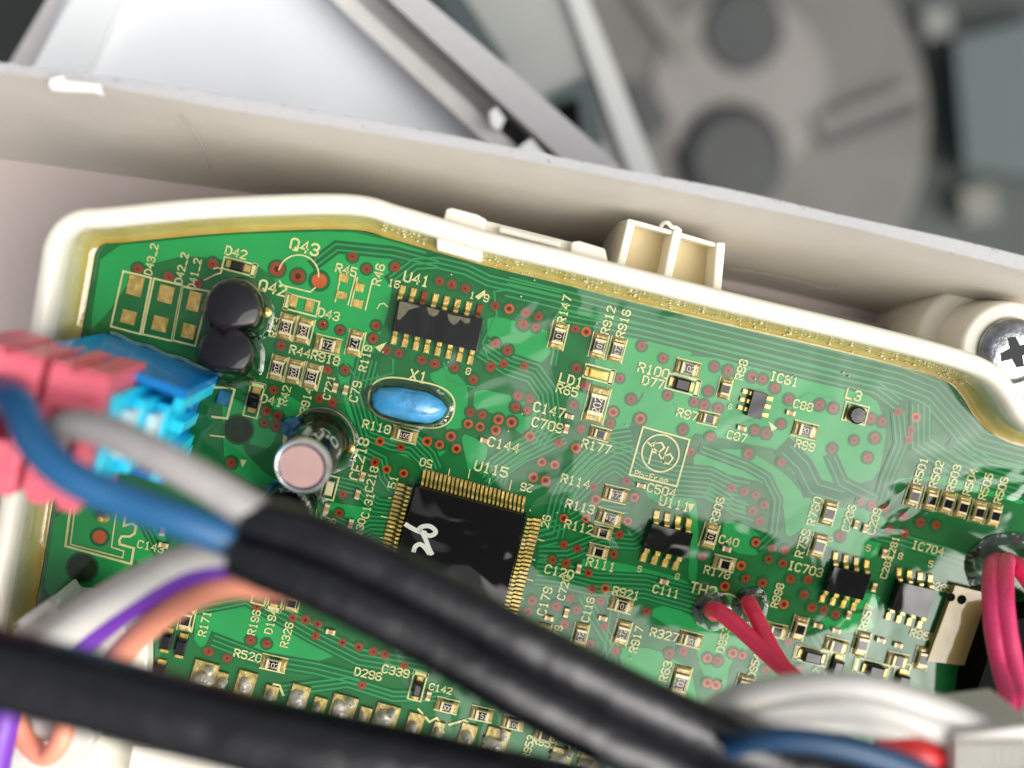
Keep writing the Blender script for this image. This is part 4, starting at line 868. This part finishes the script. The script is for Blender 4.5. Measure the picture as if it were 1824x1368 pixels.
# ================================================================== WHITE TRAY behind
tray = thing('white_tray', 'large off-white plastic tray whose long upright wall stands behind the case', 'tray')
ro = [(-60,102),(0,111),(190,137),(420,173),(700,222),(900,260),(1090,298),(1300,337),(1500,383),(1692,424),(1824,456),(1960,492)]
ri = [(-60,123),(0,131),(190,158),(420,200),(700,246),(900,281),(1090,318),(1300,362),(1500,404),(1692,452),(1824,486),(1960,525)]
ba = [(-60,275),(0,283),(190,309),(420,340),(700,385),(900,425),(1090,462),(1300,500),(1500,545),(1692,590),(1824,620),(1960,655)]
zt_, zf = .9, -1.7
def strip(a, b, m, name, parent):
    mb = MB(); A = spline(a, 6); B_ = spline(b, 6); n = len(A); mb.add(A + B_, [(i, i + 1, n + i + 1, n + i) for i in range(n - 1)], m); return mb.build(name, parent, smooth=60)
w1 = [P(x, y, zt_) for x, y in ri]; w0 = [P(x, y, zf) for x, y in ba]; wo = [P(x, y, zt_) for x, y in ro]; wd_ = [Vector((p.x, p.y + .3, -4)) for p in wo]
# wall cross-section as one swept body: inner face, small bright lip, top, outer face
mb = MB(); rows = []
lip = [a.lerp(b_, .10) + Vector((0, 0, .035)) for a, b_ in zip(w1, wo)]; midw = [a.lerp(b_, .35) + Vector((0, .04, 0)) for a, b_ in zip(w1, w0)]
for r_ in (w0, midw, w1, lip, [a + Vector((0, .0, -.0)) for a in wo], wd_): rows.append(spline(r_, 8))
n = len(rows[0]); vs = [v for r_ in rows for v in r_]
mb.add(vs, [(k_ * n + i, k_ * n + i + 1, (k_ + 1) * n + i + 1, (k_ + 1) * n + i) for k_ in range(5) for i in range(n - 1)], 'white')
wt = mb.mi('whitet'); mb.m = [wt if i // (n - 1) == 3 else x for i, x in enumerate(mb.m)]
me = mb.build('rear_wall', tray, smooth=40)
# floor of the tray
fl = MB(); fl.add([P(x, y, zf) for x, y in ba] + [P(1960, 1500, zf), P(-400, 1500, zf), P(-400, 230, zf)], [tuple(range(len(ba) + 3))], mat('tray_floor', (.56, .47, .44), .5, noise=.08, nscale=.8)); flatbuild(fl, 'tray_floor', tray)
strip([P(x, y, -1.2) for x, y in ((1240,500),(1490,560),(1800,640))], [P(x, y, -1.4) for x, y in ((1250,520),(1500,585),(1800,668))], 'white', 'wall_step', tray)
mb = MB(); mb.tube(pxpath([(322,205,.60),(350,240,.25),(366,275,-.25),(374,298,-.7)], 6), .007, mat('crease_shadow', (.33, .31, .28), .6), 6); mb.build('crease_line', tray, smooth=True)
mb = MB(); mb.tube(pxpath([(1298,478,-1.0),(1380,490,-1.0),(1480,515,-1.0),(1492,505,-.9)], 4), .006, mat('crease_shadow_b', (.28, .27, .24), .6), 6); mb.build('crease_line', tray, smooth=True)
fl = MB(); fl.add([P(x, y, .96) for x, y in ((88,140),(112,134),(118,143),(180,150),(182,163),(186,172),(170,165),(95,162),(87,152))], [tuple(range(9))], mat('clear_tape', (.72, .70, .68), .25, coat=.6)); flatbuild(fl, 'tape_flap', tray)
random.seed(5); dirt = MB()
for j in range(90):
    i = random.random() ** 1.3; k_ = i * (len(ro) - 2); a = int(k_); f_ = k_ - a
    x0 = ro[a][0] + (ro[a + 1][0] - ro[a][0]) * f_; y0 = ro[a][1] + (ro[a + 1][1] - ro[a][1]) * f_; y1 = ri[a][1] + (ri[a + 1][1] - ri[a][1]) * f_
    p = P(x0, y0 + (y1 - y0) * (random.random() ** 2), .908 + .03 * random.random()); r_ = random.uniform(.002, .007)
    dirt.add([(p.x + v.x * r_ * random.uniform(1, 2.5), p.y + v.y * r_, p.z + v.z * r_ * .5) for v in iv], ifc, M['discd'])
dirt.build('dirt_specks', tray, kind='stuff')

# ================================================================== BLURRED BACKGROUND
def slab(name, pts, z, th, m, parent=None, **k):
    mb = MB(); q = [P(x, y, z) for x, y in pts]; mb.prism([(p.x, p.y) for p in q], z - th, z, m); return mb.build(name, parent, **k)
g = slab('ground', [(-3500,-3500),(5500,-3500),(5500,4500),(-3500,4500)], -25, .5, 'ground'); g['kind'] = 'structure'
pn = thing('enclosure_cover', 'bluish white flat panel with a brighter raised left edge, behind the tray wall', 'panel')
slab('sheet', [(150,-80),(560,-80),(940,290),(900,420),(-60,400)], -4.3, .3, 'panel', pn)
slab('raised_edge', [(160,-60),(245,-60),(60,330),(-60,330)], -4.0, .4, 'brightwhite', pn)
slab('outer_lip', [(118,-60),(160,-60),(-60,330),(-110,330)], -4.5, .4, 'railg', pn)
rl = thing('plastic_rail', 'long off-white plastic rail slanting down from the top edge to the tray wall', 'rail')
slab('inner_strip', [(548,-40),(590,-40),(930,270),(905,290)], -3.6, .4, 'railg', rl)
slab('groove', [(590,-40),(650,-40),(1010,290),(930,290)], -4.1, .3, mat('rail_groove', (.56, .53, .51), .6, noise=.1), rl)
slab('outer_strip', [(650,-40),(715,-40),(905,120),(1110,300),(1030,310)], -3.2, .6, 'whitet', rl)
slab('dark_slot', [(893,190),(915,200),(1000,270),(985,290),(925,262),(880,215)], -3.95, .1, 'discd', rl)
slab('ridge', [(606,-10),(614,-14),(700,55),(690,62)], -3.9, .15, 'whitet', rl)
slab('tooth', [(872,200),(884,190),(900,212),(890,232),(876,224)], -3.3, .3, 'brightwhite', rl)
slab('tooth', [(925,262),(946,246),(965,268),(980,285),(930,280)], -3.3, .3, 'brightwhite', rl)
bx = thing('grey_housing', 'out-of-focus grey housing with a square dark opening, between the rail and the disc', 'housing')
slab('face', [(740,-60),(990,-60),(1130,330),(1020,330),(900,120)], -8, 1, 'grey', bx)
slab('bright_edge', [(990,-60),(1025,-60),(1178,330),(1130,330)], -7.8, 1.2, 'greyl', bx)
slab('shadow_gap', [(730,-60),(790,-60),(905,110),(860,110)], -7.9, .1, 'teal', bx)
slab('recess', [(975,172),(1050,135),(1078,255),(1040,262)], -7.9, .1, 'teal', bx)
slab('opening', [(990,190),(1030,175),(1036,235),(1005,235)], -7.78, .1, 'blk', bx)
dk = thing('motor_disc', 'large blurred grey cast disc with a round dark hole and a dark hub', 'disc')
def pdisc(x, y, r, z, th, m, name, parent, sx=1., bev=.2):
    p = P(x, y, z); s = PS(x, y, z); mb = MB(); R = r * s
    mb.lathe((p.x, p.y, z - th), [(R, 0), (R, th - bev), (R - bev, th), (.001, th)], m, 64); return mb.build(name, parent, smooth=40)
pdisc(1290, 225, 382, -21, 1, 'disc', 'plate', dk, bev=.35)
pdisc(1290, 225, 372, -20.9, .6, mat('disc_inner', (.115, .11, .10), .65, noise=.3, nscale=.3), 'inner_plate', dk, bev=.1)
pdisc(1325, 52, 78, -20.6, .5, 'discd', 'round_hole', dk); pdisc(1310, 280, 98, -20.3, .8, 'discd', 'hub', dk, bev=.4)
pdisc(1318, 150, 190, -20.75, .4, mat('disc_boss', (.17, .16, .148), .6, noise=.15, nscale=.5), 'raised_boss', dk, bev=.6)
slab('rib', [(1450,215),(1625,150),(1632,172),(1462,240)], -20.5, .3, 'disc', dk); slab('rib', [(1120,-20),(1150,-30),(1250,90),(1210,110)], -20.5, .3, 'disc', dk)
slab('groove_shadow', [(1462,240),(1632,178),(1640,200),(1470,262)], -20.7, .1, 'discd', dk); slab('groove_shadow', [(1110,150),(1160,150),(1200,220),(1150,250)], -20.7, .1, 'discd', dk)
M['lug'] = mat('lug_plate', (.14, .145, .13), .6)
tb = thing('teal_block', 'blurred dark teal block at the upper right behind the disc', 'block')
slab('backing_plate', [(1130,-300),(2400,-300),(2400,900),(1130,900)], -23, .5, mat('backing_plate_grey', (.048, .060, .055), .7, noise=.35, nscale=.25), tb); slab('body', [(1700,70),(1900,20),(1960,330),(1720,300)], -21.6, .8, 'teal', tb, smooth=True); slab('lug', [(1640,20),(1690,10),(1700,60),(1650,70)], -22, .5, 'lug', tb); slab('lug', [(1710,340),(1770,330),(1780,390),(1720,400)], -22, .5, mat('lug_grey', (.12, .12, .10), .6), tb)
